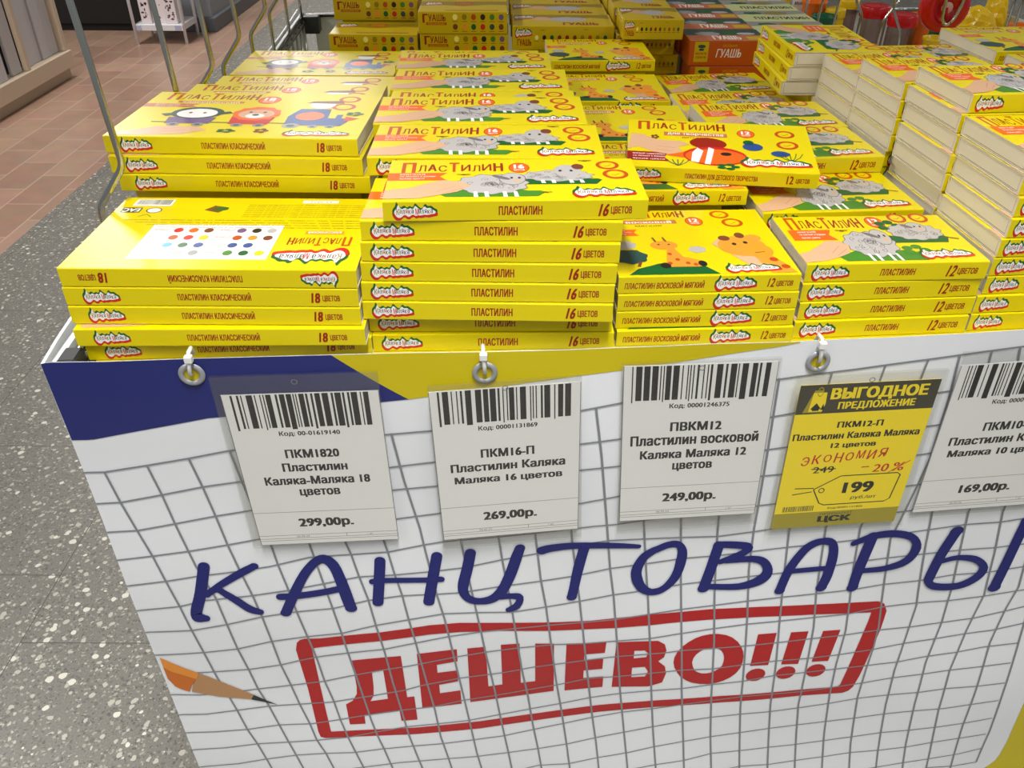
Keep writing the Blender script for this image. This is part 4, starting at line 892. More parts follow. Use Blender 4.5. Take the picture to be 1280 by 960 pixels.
# ---- cartons: kind, x, y of front edge, turn, height above the deck, label, group
BOXES = [
 ('K18B', -0.2616, 0.648, -0.25, 0.0724, '18-colour box turned over showing its printed underside, topmost of the front left pile', '18-colour boxes in the front left pile'),
 ('K18', -0.2621, 0.6475, -0.12, 0.0543, '18-colour yellow box right under the overturned one in the front left pile', '18-colour boxes in the front left pile'),
 ('K18', -0.2616, 0.6464, -0.01, 0.0362, 'middle 18-colour yellow box of five in the front left pile', '18-colour boxes in the front left pile'),
 ('K18', -0.2586, 0.6397, 0.9, 0.0181, '18-colour yellow box jutting forward, second from the bottom of the front left pile', '18-colour boxes in the front left pile'),
 ('K16', 0.0026, 0.6642, 2.09, 0.1288, '16-colour yellow box with sheep, topmost and shifted right on the centre front pile', '16-colour boxes in the front centre pile'),
 ('K16', -0.018, 0.6633, 0.09, 0.1104, '16-colour yellow box, second from the top of the centre front pile', '16-colour boxes in the front centre pile'),
 ('K16', -0.0191, 0.6597, -0.25, 0.092, '16-colour yellow box, third from the top of the centre front pile', '16-colour boxes in the front centre pile'),
 ('K16', -0.0207, 0.6581, -0.85, 0.0736, '16-colour yellow box, fourth from the top of the centre front pile', '16-colour boxes in the front centre pile'),
 ('K16', -0.0217, 0.6564, -0.72, 0.0552, '16-colour yellow box, fifth from the top of the centre front pile', '16-colour boxes in the front centre pile'),
 ('K16', -0.022, 0.6545, -0.95, 0.0368, '16-colour yellow box, sixth from the top of the centre front pile', '16-colour boxes in the front centre pile'),
 ('K16', -0.017, 0.664, 1.82, 0.0, '16-colour yellow box at the bottom of the centre front pile, above the middle tie', '16-colour boxes in the front centre pile'),
 ('W12', 0.1785, 0.6815, 2.83, 0.0525, 'soft wax 12-colour box with giraffe picture, topmost of the pile above the 249 tag', 'soft wax boxes in the front pile'),
 ('W12', 0.1792, 0.68, 2.86, 0.035, 'soft wax 12-colour box, second from the top above the 249 tag', 'soft wax boxes in the front pile'),
 ('W12', 0.1788, 0.6794, 2.74, 0.0175, 'soft wax 12-colour box, third from the top above the 249 tag', 'soft wax boxes in the front pile'),
 ('W12', 0.1801, 0.6759, 3.44, 0.0, 'soft wax 12-colour box at the bottom of the pile above the 249 tag', 'soft wax boxes in the front pile'),
 ('S12', 0.3531, 0.6982, 2.76, 0.0564, '12-colour sheep box, topmost of the pile above the yellow sale tag', '12-colour sheep boxes in the front pile'),
 ('S12', 0.3521, 0.6979, 4.35, 0.0376, '12-colour sheep box, second from the top above the yellow sale tag', '12-colour sheep boxes in the front pile'),
 ('S12', 0.3528, 0.6967, 4.68, 0.0188, '12-colour sheep box, third from the top above the yellow sale tag', '12-colour sheep boxes in the front pile'),
 ('S12', 0.3508, 0.694, 4.72, 0.0, '12-colour sheep box at the bottom of the pile above the yellow sale tag', '12-colour sheep boxes in the front pile'),
 ('K16', -0.0195, 0.6669, 0.6, 0.0184, '16-colour box set back, second from the bottom of the centre front pile', '16-colour boxes in the front centre pile'),
 ('K18', -0.256, 0.6498, 3.0, 0.0, 'bottom 18-colour yellow box of the front left pile, just above the blue banner', '18-colour boxes in the front left pile'),
 ('K18', -0.2828, 0.8296, -1.8, 0.1267, 'yellow 18-colour box with train picture, topmost behind the overturned box', '18-colour boxes in the rear left pile'),
 ('K18', -0.2788, 0.8234, -1.2, 0.1086, 'yellow 18-colour box in the middle of three behind the overturned box', '18-colour boxes in the rear left pile'),
 ('K18', -0.2726, 0.8212, -1.0, 0.0905, 'yellow 18-colour box lowest of three, standing behind the overturned box', '18-colour boxes in the rear left pile'),
 ('K18', -0.2985, 1.0041, -0.2, 0.0905, '18-colour box behind the train-picture box, showing only its title strip and giraffe head', '18-colour boxes in the rear left pile'),
 ('K18', -0.315, 1.3552, 0.0, 0.0543, 'rearmost 18-colour box of the left pile, shiny, in front of the gouache', '18-colour boxes in the rear left pile'),
 ('K18', -0.2985, 1.1185, 0.0, 0.0724, '18-colour box with a narrow glossy title strip, second last of the left pile', '18-colour boxes in the rear left pile'),
 ('K16', -0.0255, 0.7678, 0.31, 0.1288, '16-colour sheep box, nearest in the row going back behind the centre pile', '16-colour boxes in the row behind the front centre pile'),
 ('K16', -0.0338, 0.8705, 1.2, 0.1288, '16-colour sheep box, second in the row going back behind the centre pile', '16-colour boxes in the row behind the front centre pile'),
 ('K16', -0.0356, 0.9634, 1.0, 0.1104, '16-colour sheep box, third in the row going back behind the centre pile', '16-colour boxes in the row behind the front centre pile'),
 ('K16', -0.0414, 1.0659, 0.8, 0.1104, '16-colour sheep box, fourth in the row going back behind the centre pile', '16-colour boxes in the row behind the front centre pile'),
 ('K16', -0.0564, 1.2409, 0.8, 0.092, '16-colour sheep box, fifth in the row going back behind the centre pile', '16-colour boxes in the row behind the front centre pile'),
 ('K16', -0.0701, 1.3369, 0.8, 0.0736, '16-colour sheep box, last in the row going back behind the centre pile', '16-colour boxes in the row behind the front centre pile'),
 ('W12', 0.1633, 0.8413, 1.5, 0.07, 'soft wax box mostly covered by the tilted fish-picture box', 'soft wax boxes in the row behind'),
 ('W12', 0.1422, 0.9979, 1.3, 0.07, 'soft wax box with small giraffe, directly behind the tilted fish-picture box', 'soft wax boxes in the row behind'),
 ('W12', 0.1436, 1.2288, 1.5, 0.0525, 'soft wax box lying just in front of the raised rear giraffe box', 'soft wax boxes in the row behind'),
 ('W12', 0.1423, 1.393, 1.99, 0.07, 'soft wax box with its front visible, rearmost, touching the gouache', 'soft wax boxes in the row behind'),
 ('S12', 0.3415, 0.8179, 4.28, 0.0564, '12-colour sheep box just behind the pile above the sale tag, below the fish-picture box', '12-colour sheep boxes in the row behind'),
 ('S12', 0.3349, 0.9234, 5.0, 0.0752, '12-colour sheep box right of the tilted fish-picture box, front face half hidden', '12-colour sheep boxes in the row behind'),
 ('S12', 0.3289, 1.033, 5.0, 0.0752, '12-colour sheep box second behind the tilted fish-picture box, only its back half showing', '12-colour sheep boxes in the row behind'),
 ('S12', 0.3214, 1.1502, 5.0, 0.0564, '12-colour sheep box showing just its title strip, left of the sideways pile', '12-colour sheep boxes in the row behind'),
 ('S12', 0.3291, 1.3307, 7.44, 0.0376, '12-colour sheep box at the back, in front of the orange gouache', '12-colour sheep boxes in the row behind'),
 ('F10', 0.5089, 0.709, 4.5, 0.0, '10-colour box at the bottom of the pile at the right edge', '10-colour boxes with white ends on the right'),
 ('F10', 0.5093, 0.7102, 4.5, 0.0188, '10-colour box, second from the bottom of the pile at the right edge', '10-colour boxes with white ends on the right'),
 ('F10', 0.5142, 0.7136, 4.5, 0.0376, '10-colour box, third from the bottom of the pile at the right edge', '10-colour boxes with white ends on the right'),
 ('F10', 0.5142, 0.714, 4.5, 0.0564, '10-colour box, fourth from the bottom of the pile at the right edge', '10-colour boxes with white ends on the right'),
 ('F10', 0.5156, 0.7145, 4.5, 0.0752, '10-colour box, fifth from the bottom of the pile at the right edge', '10-colour boxes with white ends on the right'),
 ('F10', 0.5192, 0.716, 4.5, 0.094, '10-colour box, sixth from the bottom of the pile at the right edge', '10-colour boxes with white ends on the right'),
 ('F10', 0.5215, 0.72, 4.5, 0.1128, '10-colour box, seventh from the bottom of the pile at the right edge', '10-colour boxes with white ends on the right'),
 ('F10', 0.5218, 0.7245, 4.5, 0.1316, '10-colour box, eighth from the bottom of the pile at the right edge', '10-colour boxes with white ends on the right'),
 ('F10', 0.5225, 0.727, 4.5, 0.1504, '10-colour box on top of the pile at the right edge, white end long', '10-colour boxes with white ends on the right'),
 ('F10', 0.5188, 0.8445, 5.0, 0.1692, '10-colour box with front and white end visible, topping the second pile from the right', '10-colour boxes with white ends on the right'),
 ('F10', 0.5118, 0.842, 5.0, 0.1504, '10-colour box with white end, second from the top in the second pile from the front', '10-colour boxes with white ends on the right'),
 ('F10', 0.5118, 0.838, 5.0, 0.1316, '10-colour box with white end, third from the top in the second pile from the front', '10-colour boxes with white ends on the right'),
 ('F10', 0.5077, 0.8314, 5.0, 0.1128, '10-colour box with white end, fourth from the top in the second pile from the front', '10-colour boxes with white ends on the right'),
 ('F10', 0.5078, 0.83, 5.0, 0.094, '10-colour box with white end, fifth from the top in the second pile from the front', '10-colour boxes with white ends on the right'),
 ('F10', 0.5098, 0.832, 5.0, 0.0752, '10-colour box with white end, sixth from the top in the second pile from the front', '10-colour boxes with white ends on the right'),
 ('F10', 0.5078, 0.833, 5.0, 0.0564, '10-colour box with white end, seventh from the top in the second pile from the front', '10-colour boxes with white ends on the right'),
 ('F10', 0.5078, 0.833, 5.0, 0.0376, '10-colour box with white end, eighth from the top in the second pile from the front', '10-colour boxes with white ends on the right'),
 ('F10', 0.501, 0.9587, 5.0, 0.1504, '10-colour box with white end, top of the third pile from the front', '10-colour boxes with white ends on the right'),
 ('F10', 0.4986, 0.9539, 5.0, 0.1316, '10-colour box with white end, second from the top in the third pile from the front', '10-colour boxes with white ends on the right'),
 ('F10', 0.498, 0.9516, 5.0, 0.1128, '10-colour box with white end, third from the top in the third pile from the front', '10-colour boxes with white ends on the right'),
 ('F10', 0.497, 0.9508, 5.0, 0.094, '10-colour box with white end, fourth from the top in the third pile from the front', '10-colour boxes with white ends on the right'),
 ('F10', 0.4963, 0.954, 5.0, 0.0752, '10-colour box with white end, fifth from the top in the third pile from the front', '10-colour boxes with white ends on the right'),
 ('F10', 0.4958, 0.955, 5.0, 0.0564, '10-colour box with white end, sixth from the top in the third pile from the front', '10-colour boxes with white ends on the right'),
 ('F10', 0.4913, 1.0653, 5.0, 0.1316, '10-colour box with white end, top of the rearmost pile beside the sideways boxes', '10-colour boxes with white ends on the right'),
 ('F10', 0.4898, 1.0629, 5.0, 0.1128, 'white-ended box, second from the top in the rearmost pile beside the sideways boxes', '10-colour boxes with white ends on the right'),
 ('F10', 0.4884, 1.0621, 5.0, 0.094, 'white-ended box, third from the top in the rearmost pile beside the sideways boxes', '10-colour boxes with white ends on the right'),
 ('F10', 0.4873, 1.069, 5.0, 0.0752, 'white-ended box, fourth from the top in the rearmost pile beside the sideways boxes', '10-colour boxes with white ends on the right'),
 ('E12', 0.374, 1.2618, -89.0, 0.1316, '12-colour box turned sideways, topmost of three by the orange gouache', 'sideways 12-colour boxes'),
 ('E12', 0.37, 1.2612, -90.0, 0.1128, '12-colour box turned sideways, middle of three by the orange gouache', 'sideways 12-colour boxes'),
 ('E12', 0.3659, 1.2621, -91.0, 0.094, '12-colour box turned sideways, lowest of three by the orange gouache', 'sideways 12-colour boxes'),
 ('F10', 0.5917, 1.197, 5, 0.11259999999999999, 'white-ended box low behind the sideways pile, right of it', 'boxes at the far right'),
 ('W12', 0.735, 1.2, 5, 0.1314, 'wax box with a white end behind the right piles, higher than its neighbours', 'boxes at the far right'),
 ('W12', 0.7453, 1.214, 5, 0.114, 'wax box lying beneath the high one behind the right piles', 'boxes at the far right'),
 ('W12', 0.752, 1.034, 5, 0.1318, 'wax box at the right edge in front of the high rear one', 'boxes at the far right'),
 ('T12', 0.2195, 0.857, -6.8, 0.0876, '12-colour box with clownfish picture lying tilted across two piles', None, 7.5),
]

# ---------------------------------------------------------------- setting
me = MB(); me.face([(-1.94, -2.5, 0), (7, -2.5, 0), (7, 14, 0), (-1.94, 14, 0)], TERR)
fl = me.build('floor'); tag(fl, 'grey speckled terrazzo floor around the display bin', 'floor', kind='structure')
me = MB(); me.face([(-8, -2.5, 0), (-1.94, -2.5, 0), (-1.94, 14, 0), (-8, 14, 0)], BTILE)
fl2 = me.build('floor'); tag(fl2, 'brown brick tile floor along the aisle', 'floor', kind='structure')

me = MB(); me.box((-8, -2.5, 3.3), (7, 14, 3.4), mat('ceiling_white', (226, 226, 222), .8))
tag(me.build('ceiling'), 'white shop ceiling', 'ceiling', kind='structure')
me = MB(); me.box((-8, 14, 0), (7, 14.1, 3.3), mat('wall_paint', (206, 204, 198), .8))
tag(me.build('wall_back'), 'pale far wall of the shop', 'wall', kind='structure')

# ---------------------------------------------------------------- banner
TH = math.atan2(.05, .73)
BU = Vector((math.cos(TH), math.sin(TH), 0))
BV = Vector((-math.sin(TH), math.cos(TH), 0))       # towards the back of the bin
BP = Vector((-.28, .624, 0))
def disp(u, z):
    return .0028*math.sin(9*u+2+3*z) + .0018*math.sin(17*u-6*z+1) + .0012*math.sin(5*u+21*z)
def bpt(u, z, off=0.0):
    return BP + BU*u - BV*(disp(u, z) + off) + Vector((0, 0, z))
def binp(u, v, z):
    return BP + BU*u + BV*v + Vector((0, 0, z))
S4 = 1e-4
def top_z(u):
    t = [(a*S4, b*S4) for a, b in TOP]
    if u <= t[0][0]: return t[0][1]
    for (a, za), (b, zb) in zip(t, t[1:]):
        if a <= u <= b: return za + (zb-za)*(u-a)/(b-a)
    return t[-1][1]
def interp(tab, u):
    t = [(a*S4, b*S4) for a, b in tab]
    if u <= t[0][0]:
        (a, za), (b, zb) = t[0], t[1]
        return za + (zb-za)*(u-a)/(b-a)
    for (a, za), (b, zb) in zip(t, t[1:]):
        if a <= u <= b: return za + (zb-za)*(u-a)/(b-a)
    return t[-1][1]

UL, UR, ZB = -.1325, 1.60, .06
def ule(z):
    """left fold of the sheet, drawn in a little towards the hem"""
    return UL + .0243*(.998-z)
ban = MB()
nu, nz = 200, 60
G = [[None]*(nz+1) for _ in range(nu+1)]
for i in range(nu+1):
    u = UL + (UR-UL)*i/nu
    zt = top_z(u)
    for j in range(nz+1):
        z = ZB + (zt-ZB)*j/nz
        ul = ule(z)
        G[i][j] = (ul + (UR-ul)*i/nu, z)
vs = [bpt(*G[i][j]) for i in range(nu+1) for j in range(nz+1)]
fs = [(i*(nz+1)+j, (i+1)*(nz+1)+j, (i+1)*(nz+1)+j+1, i*(nz+1)+j+1) for i in range(nu) for j in range(nz)]
ban.raw(vs, fs, VINYL, True)
# back of the sheet and the wrap round the left corner
tb = .0004
vs2 = [bpt(*G[i][j], -tb) for i in range(nu+1) for j in range(nz+1)]
ban.raw(vs2, [f[::-1] for f in fs], VINYL, True)
ed = [(i*(nz+1)+nz) for i in range(nu+1)]
ban.raw([vs[k] for k in ed] + [vs2[k] for k in ed], [(i, i+1, nu+1+i+1, nu+1+i) for i in range(nu)], VINYL)
L0_ = [bpt(*G[0][j]) for j in range(nz+1)]
wr = []
NW = 40
for k in range(NW+1):
    v = 1.585*k/NW
    for j in range(0, nz+1, 4):
        p = L0_[j]
        wr.append(p + BV*v - BU*(.004*min(1, v*20) + .002*math.sin(v*9+j*.2)*min(1, v*20)))
nj = nz//4 + 1
wf = [(k*nj+j, k*nj+j+1, (k+1)*nj+j+1, (k+1)*nj+j) for k in range(NW) for j in range(nj-1)]
ban.raw(wr, wf, VINYL, True)
ban.raw([p + BU*.003 for p in wr], [f[::-1] for f in wf], VINYL, True)
tk = [k*nj+nj-1 for k in range(NW+1)]
ban.raw([wr[k] for k in tk] + [wr[k] + BU*.003 for k in tk], [(i, NW+1+i, NW+1+i+1, i+1) for i in range(NW)], VINYL)

def fine(vs, fs, m, off):
    """lay a flat print on the wavy sheet: split long edges, then drop onto the surface"""
    bm = bmesh.new()
    bv = [bm.verts.new((a, b, 0)) for a, b in vs]
    for f in fs:
        try: bm.faces.new([bv[i] for i in f])
        except ValueError: pass
    for _ in range(6):
        le = [e for e in bm.edges if e.calc_length() > .022]
        if not le: break
        bmesh.ops.subdivide_edges(bm, edges=le, cuts=1, use_grid_fill=False)
        bmesh.ops.triangulate(bm, faces=[f for f in bm.faces if len(f.verts) > 3])
    bm.verts.index_update()
    P = [bpt(v.co.x, v.co.y, off) for v in bm.verts]
    F = []
    for f in bm.faces:
        f.normal_update()
        idx = [v.index for v in f.verts]
        F.append(tuple(idx if f.normal.z > 0 else idx[::-1]))
    ban.raw(P, F, m, True)
    bm.free()
def sc(l): return [(a*S4, b*S4) for a, b in l]
def bpoly(l, m, off, holes=()):
    v, f = tess(sc(l), [sc(h) for h in holes])
    fine(v, f, m, off)
OFF_COL, OFF_RED, OFF_GRID, OFF_INK = .0004, .0006, .0008, .0011
# blue and yellow heading
U0, UE = UL, .80
du0 = DIAG[0][0]*S4; du2 = DIAG[2][0]*S4; duz = DIAG[2][1]*S4
def band(ua, ub, lowtab, m, off):
    """ua(t), ub(t): left and right limits at row t (0 top .. 1 bottom)"""
    NU, NT = 46, 8
    P, Fc = [], []
    for j in range(NT+1):
        t = j/NT
        for i in range(NU+1):
            u = ua(t) + (ub(t)-ua(t))*i/NU
            zt = top_z(u) - .0002; zl = min(interp(lowtab, u), zt)
            P.append(bpt(u, zt + (zl-zt)*t, off))
    for j in range(NT):
        for i in range(NU):
            a = j*(NU+1)+i
            Fc.append((a, a+NU+1, a+NU+2, a+1))
    ban.raw(P, Fc, m, True)
dd = lambda t: du0 + (du2-du0)*t
LOWALL = BLUE_LOW + YEL_LOW[1:]
band(lambda t: ule(.998-.10*t)+.0003, dd, LOWALL, VBLUE, OFF_COL)
band(dd, lambda t: YEL_LOW[-1][0]*S4, LOWALL, VYEL, OFF_COL)
bpoly(YCORNER, VYEL, OFF_COL)
bpoly([(10750, 650), (15990, 650), (15990, 8600), (14000, 8600), (10750, 4100)], VYEL, OFF_COL)
# squared-paper lines
def strip(l, w, m, off):
    P = sc(l)
    n = len(P); V, Fc = [], []
    for i in range(n):
        a, b = P[max(i-1, 0)], P[min(i+1, n-1)]
        tx, ty = b[0]-a[0], b[1]-a[1]; q = math.hypot(tx, ty) or 1
        nx, ny = -ty/q*w/2, tx/q*w/2
        V += [(P[i][0]+nx, P[i][1]+ny), (P[i][0]-nx, P[i][1]-ny)]
    fine(V, [(2*i, 2*i+1, 2*i+3, 2*i+2) for i in range(n-1)], m, off)
def clipl(l):
    l = [p for p in l if p[1] > ZB/S4]
    out = []
    lim = lambda p: (ule(p[1]*S4)+.0003)/S4
    for i, p in enumerate(l):
        if p[0] > lim(p):
            if not out and i:
                q = l[i-1]; t = (lim(p)-p[0])/(q[0]-p[0])
                out.append((p[0]+(q[0]-p[0])*t, p[1]+(q[1]-p[1])*t))
            out.append(p)
    return out
def lead(l):
    # carry a row on to the fold
    a, b = l[0], l[2]
    k = 600/(b[0]-a[0])
    return [(a[0]-600, a[1]-(b[1]-a[1])*k)] + l
for l in GRID_V: strip(clipl(l), .0023, VGRID, OFF_GRID)
for i, l in enumerate(GRID_H): strip(clipl(lead(l) if i < 14 and i not in (8,) else l), .0019, VGRID, OFF_GRID-.00005)
# stamp
bpoly(FRAME_OUT, VRED, OFF_RED, [FRAME_IN])
bpoly(D, VRED, OFF_RED, [D_HOLE]); bpoly(E1, VRED, OFF_RED); bpoly(SH, VRED, OFF_RED); bpoly(E2, VRED, OFF_RED)
bpoly(V, VRED, OFF_RED, [V_H1, V_H2]); bpoly(O, VRED, OFF_RED, [O_H])
for q in (X1, X2, X3, X1D, X2D, X3D): bpoly(q, VRED, OFF_RED)
# pencil
bpoly(PEN_ORANGE, PENO, .0010); bpoly(PEN_LIGHT, PENL, .0012); bpoly(PEN_WOOD, PENW, .0010); bpoly(PEN_LEAD, PENK, .0012)
# brush lettering
for ki, (a, b) in enumerate(BRUSH):
    OI = OFF_INK + ki*.00002
    A_, B_ = sc(a), sc(b)
    n = len(A_)
    V_ = [p for q in zip(A_, B_) for p in q]
    fine(V_, [(2*i, 2*i+1, 2*i+3, 2*i+2) for i in range(n-1)], VINK, OI)
    for e in (0, n-1):
        c = ((A_[e][0]+B_[e][0])/2, (A_[e][1]+B_[e][1])/2)
        r = math.hypot(A_[e][0]-c[0], A_[e][1]-c[1])
        cp = [(c[0]+r*math.cos(k*math.pi/8), c[1]+r*math.sin(k*math.pi/8)) for k in range(16)]
        fine(cp, [tuple(range(16))], VINK, OI + .00001*(1 if e else .5))
banner = ban.build('banner')
tag(banner, 'white squared vinyl banner with blue lettering and red stamp across the bin front', 'banner')
def eyelet(u, z):
    mb = MB()
    c = bpt(u, z, .0016)
    N_ = 28
    prof = [(.0066, .0), (.0078, .0018), (.0104, .0016), (.0118, -.0002)]
    vs, fs = [], []
    for r, h in prof:
        for k in range(N_):
            t = 2*math.pi*k/N_
            vs.append(c + BU*(r*math.cos(t)) + Vector((0, 0, r*math.sin(t))) - BV*h)
    for i in range(len(prof)-1):
        for k in range(N_):
            fs.append((i*N_+k, (i+1)*N_+k, (i+1)*N_+(k+1) % N_, i*N_+(k+1) % N_))
    mb.raw(vs, fs, STEEL, True)
    mb.raw([c + BU*(.0067*math.cos(2*math.pi*k/N_)) + Vector((0, 0, .0067*math.sin(2*math.pi*k/N_))) - BV*(-.0003) for k in range(N_)], [tuple(range(N_))], VYEL)
    o = mb.build('eyelet', banner)
    o['label'] = 'grey metal eyelet ring'
EY = sc(EYES); TI = sc(TIES)
for u, z in EY: eyelet(u, z)
TIELAB = ['white cable tie through the left eyelet, on the blue banner corner', 'white cable tie through the middle eyelet, on the yellow banner strip', 'white cable tie through the right eyelet, above the yellow price tag']
for (u, z), (u2, z2), lb in zip(EY, TI, TIELAB):
    mb = MB()
    mb.tube([bpt(u, z, .0), bpt(u, z+.002, .005), bpt(u+(u2-u)*.5, z+(z2-z)*.5, .0056), bpt(u2, z2-.002, .005), bpt(u2, z2+.003, .002), bpt(u2, z2+.003, -.006), bpt(u2, z2-.006, -.010)], .0019, NYLON)
    mb.bbox((-.0035, -.003, -.003), (.0035, .003, .004), NYLON, .001, 2, Matrix.Translation(bpt(u2, z2-.002, .0055)))
    tag(mb.build('cable_tie'), lb, 'cable tie', 'cable ties holding the banner')

# ---------------------------------------------------------------- display bin
ROTB = Matrix(((BU.x, BV.x, 0, BP.x), (BU.y, BV.y, 0, BP.y), (0, 0, 1, 0), (0, 0, 0, 1)))
bin_ = empty('display_bin', (BP.x, BP.y, 0), TH)
tag(bin_, 'white wire-framed display bin carrying the piles of yellow boxes', 'display bin')
INV = bin_.matrix_basis.inverted()
def bpart(name, fn, label=None):
    mb = MB(); fn(mb)
    mb.v = [tuple(INV @ Vector(p)) for p in mb.v]
    o = mb.build(name, bin_)
    if label: o['label'] = label
    return o
def B(mb, lo, hi, m, r=.002):
    mb.bbox(lo, hi, m, r, 1, ROTB)
VB = 1.57
bpart('deck', lambda q: B(q, (-.098, .019, .962), (1.59, .90, .9849), VYEL))
bpart('shelf', lambda q: B(q, (1.0, .98, .890), (1.585, VB-.008, .905), RIM))
bpart('lower_shelf', lambda q: B(q, (-.120, .90, .70), (1.59, VB-.005, .715), RIM))
bpart('front_panel', lambda q: B(q, (-.094, .010, .05), (1.59, .016, .985), RIM))
def left_panel(q):
    vs = [binp(u + .0243*(.998-z), v, z) for z in (.05, .994) for v in (.012, VB) for u in (-.128, -.122)]
    q.raw(vs, [(0,2,3,1), (4,5,7,6), (0,1,5,4), (2,6,7,3), (0,4,6,2), (1,3,7,5)], RIM)
bpart('side_panel', left_panel)
bpart('side_panel', lambda q: B(q, (1.584, .012, .05), (1.590, VB, .994), RIM))
bpart('back_panel', lambda q: B(q, (-.096, VB-.006, .05), (1.59, VB, .994), RIM))
bpart('rim_rail', lambda q: (q.tube([binp(-.1165, .03, .988), binp(-.1165, VB-.01, .988)], .0035, CHROME), q.tube([binp(-.1095, .03, .984), binp(-.1095, VB-.01, .984)], .003, CHROME)))
bpart('rim_rail', lambda q: q.tube([binp(-.113, VB-.014, .990), binp(1.57, VB-.014, .990)], .0045, CHROME))
bpart('corner_cap', lambda q: B(q, (-.122, .006, .975), (-.105, .030, .998), PLASTK, .002), 'black plastic corner cap')
bpart('corner_cap', lambda q: B(q, (-.120, VB-.05, .955), (-.080, VB-.007, .993), PLASTK, .002), 'black plastic corner cap')
for k in range(11):
    bpart('basket_bar', lambda q: q.tube([binp(-.115, .93+.058*k, .716), binp(-.115, .93+.058*k, .986)], .0028, CHROME, 6))
def riser(q):
    for x0, x1, y0, y1, h in RISER:
        q.box((x0, y0, Z0), (x1, y1, Z0+h), YEL)
RISER = [(-0.392, -0.158, 0.835, 0.985, 0.0903),
 (-0.412, -0.183, 1.01, 1.112, 0.0903),
 (-0.417, -0.188, 1.125, 1.278, 0.0722),
 (-0.437, -0.203, 1.362, 1.515, 0.0541),
 (-0.122, 0.072, 0.78, 0.96, 0.1286),
 (-0.137, 0.0525, 0.968, 1.165, 0.1102),
 (-0.152, 0.042, 1.248, 1.3346, 0.0918),
 (-0.162, 0.027, 1.342, 1.436, 0.0734),
 (0.098, 0.2229, 0.85, 1.145, 0.0698),
 (0.088, 0.227, 1.235, 1.378, 0.0523),
 (0.073, 0.212, 1.4, 1.5289, 0.0698),
 (0.273, 0.407, 0.83, 0.922, 0.0562),
 (0.265, 0.397, 0.936, 1.122, 0.075),
 (0.243, 0.382, 1.156, 1.258, 0.0562),
 (0.258, 0.397, 1.345, 1.44, 0.0374),
 (0.4061, 0.487, 1.1817, 1.33, 0.0938),
 (0.471, 0.572, 0.85, 0.94, 0.0374),
 (0.46, 0.555, 0.968, 1.054, 0.0558),
 (0.448, 0.547, 1.076, 1.155, 0.0748),
 (0.563, 0.657, 1.205, 1.295, 0.1124),
 (0.673, 0.797, 1.225, 1.36, 0.1138),
 (0.703, 0.797, 1.055, 1.19, 0.1314)]
bpart('riser', riser, 'stepped yellow card riser under the rear piles')

# wire guard along the left rim
def bend(pts, r=.0035):
    """round the corners of a wire"""
    out = [Vector(pts[0])]
    for a, b, c in zip(pts, pts[1:], pts[2:]):
        a, b, c = Vector(a), Vector(b), Vector(c)
        d1 = (a-b).normalized()*.008; d2 = (c-b).normalized()*.008
        for k in range(5):
            t = k/4
            out.append((b+d1)*(1-t)**2 + b*2*t*(1-t) + (b+d2)*t*t)
    out.append(Vector(pts[-1]))
    return out
WIREV = [.172, .383, .556, .733, .955, 1.145, 1.335, 1.52]
for v in WIREV:
    bpart('guard_wire', lambda q: q.tube(bend([binp(-.1185, v, .988), binp(-.1185, v, 1.072), binp(-.0855, v, 1.114), binp(-.113, v, 1.62)]), .0034, CHROME, 10))
bpart('guard_rail', lambda q: q.tube([binp(-.113, .10, 1.623), binp(-.113, 1.55, 1.623)], .0045, CHROME, 10))
bpart('guard_rail', lambda q: q.tube([binp(-.1185, .10, .9945), binp(-.1185, 1.55, .9945)], .0028, CHROME, 10))

# ---------------------------------------------------------------- price tags
def price_tag(quad, pquad, label, draw, yellow=False):
    """paper slip in a clear pocket on the banner; quads are corner points on the sheet, top-left first"""
    Q, PQ = sc(quad), sc(pquad)
    c = ((Q[0][0]+Q[2][0])/2, (Q[0][1]+Q[2][1])/2)
    root = empty('price_tag', tuple(bpt(c[0], c[1], .006)), TH)
    inv = root.matrix_basis.inverted()
    def mapq(q, x, y, off):
        a = [q[3][i]*(1-x)*(1-y) + q[2][i]*x*(1-y) + q[1][i]*x*y + q[0][i]*(1-x)*y for i in (0, 1)]
        return BP + BU*a[0] + Vector((0, 0, a[1])) - BV*(disp(c[0], c[1]) + .0048 + off)
    W = math.dist(Q[0], Q[1]); H = math.dist(Q[0], Q[3])
    def sheet(mb, q, o0, o1, m):
        p = [mapq(q, x, y, o) for o in (o0, o1) for x, y in ((0,0),(1,0),(1,1),(0,1))]
        mb.raw(p, [(4,5,6,7),(3,2,1,0),(0,1,5,4),(1,2,6,5),(2,3,7,6),(3,0,4,7)], m)
    mb = MB()
    sheet(mb, Q, .0008, .0012, PAPERY if yellow else PAPER)
    A = Art(mb, lambda x, y, z: mapq(Q, x, y, .0012 + z), W, H)
    draw(A)
    mb.v = [tuple(inv @ Vector(p)) for p in mb.v]
    o = mb.build('paper_slip', root)
    mb = MB()
    p_ = [mapq(PQ, x, y, .0032) for x, y in ((0,0),(1,0),(1,1),(0,1))]; mb.face(p_, POCKET)
    p_ = [mapq(PQ, x, y, .0002) for x, y in ((0,0),(1,0),(1,1),(0,1))]; mb.face(p_, POCKET)
    A2 = Art(mb, lambda x, y, z: mapq(PQ, x, y, .0034 + z), W, H)
    A2.ring(.5, .965, .02, .014, .3, TLINE)
    mb.v = [tuple(inv @ Vector(p)) for p in mb.v]
    pk = mb.build('clear_pocket', root); pk['label'] = 'clear plastic pocket'
    tag(root, label, 'price tag', 'price tags along the banner')
    return root

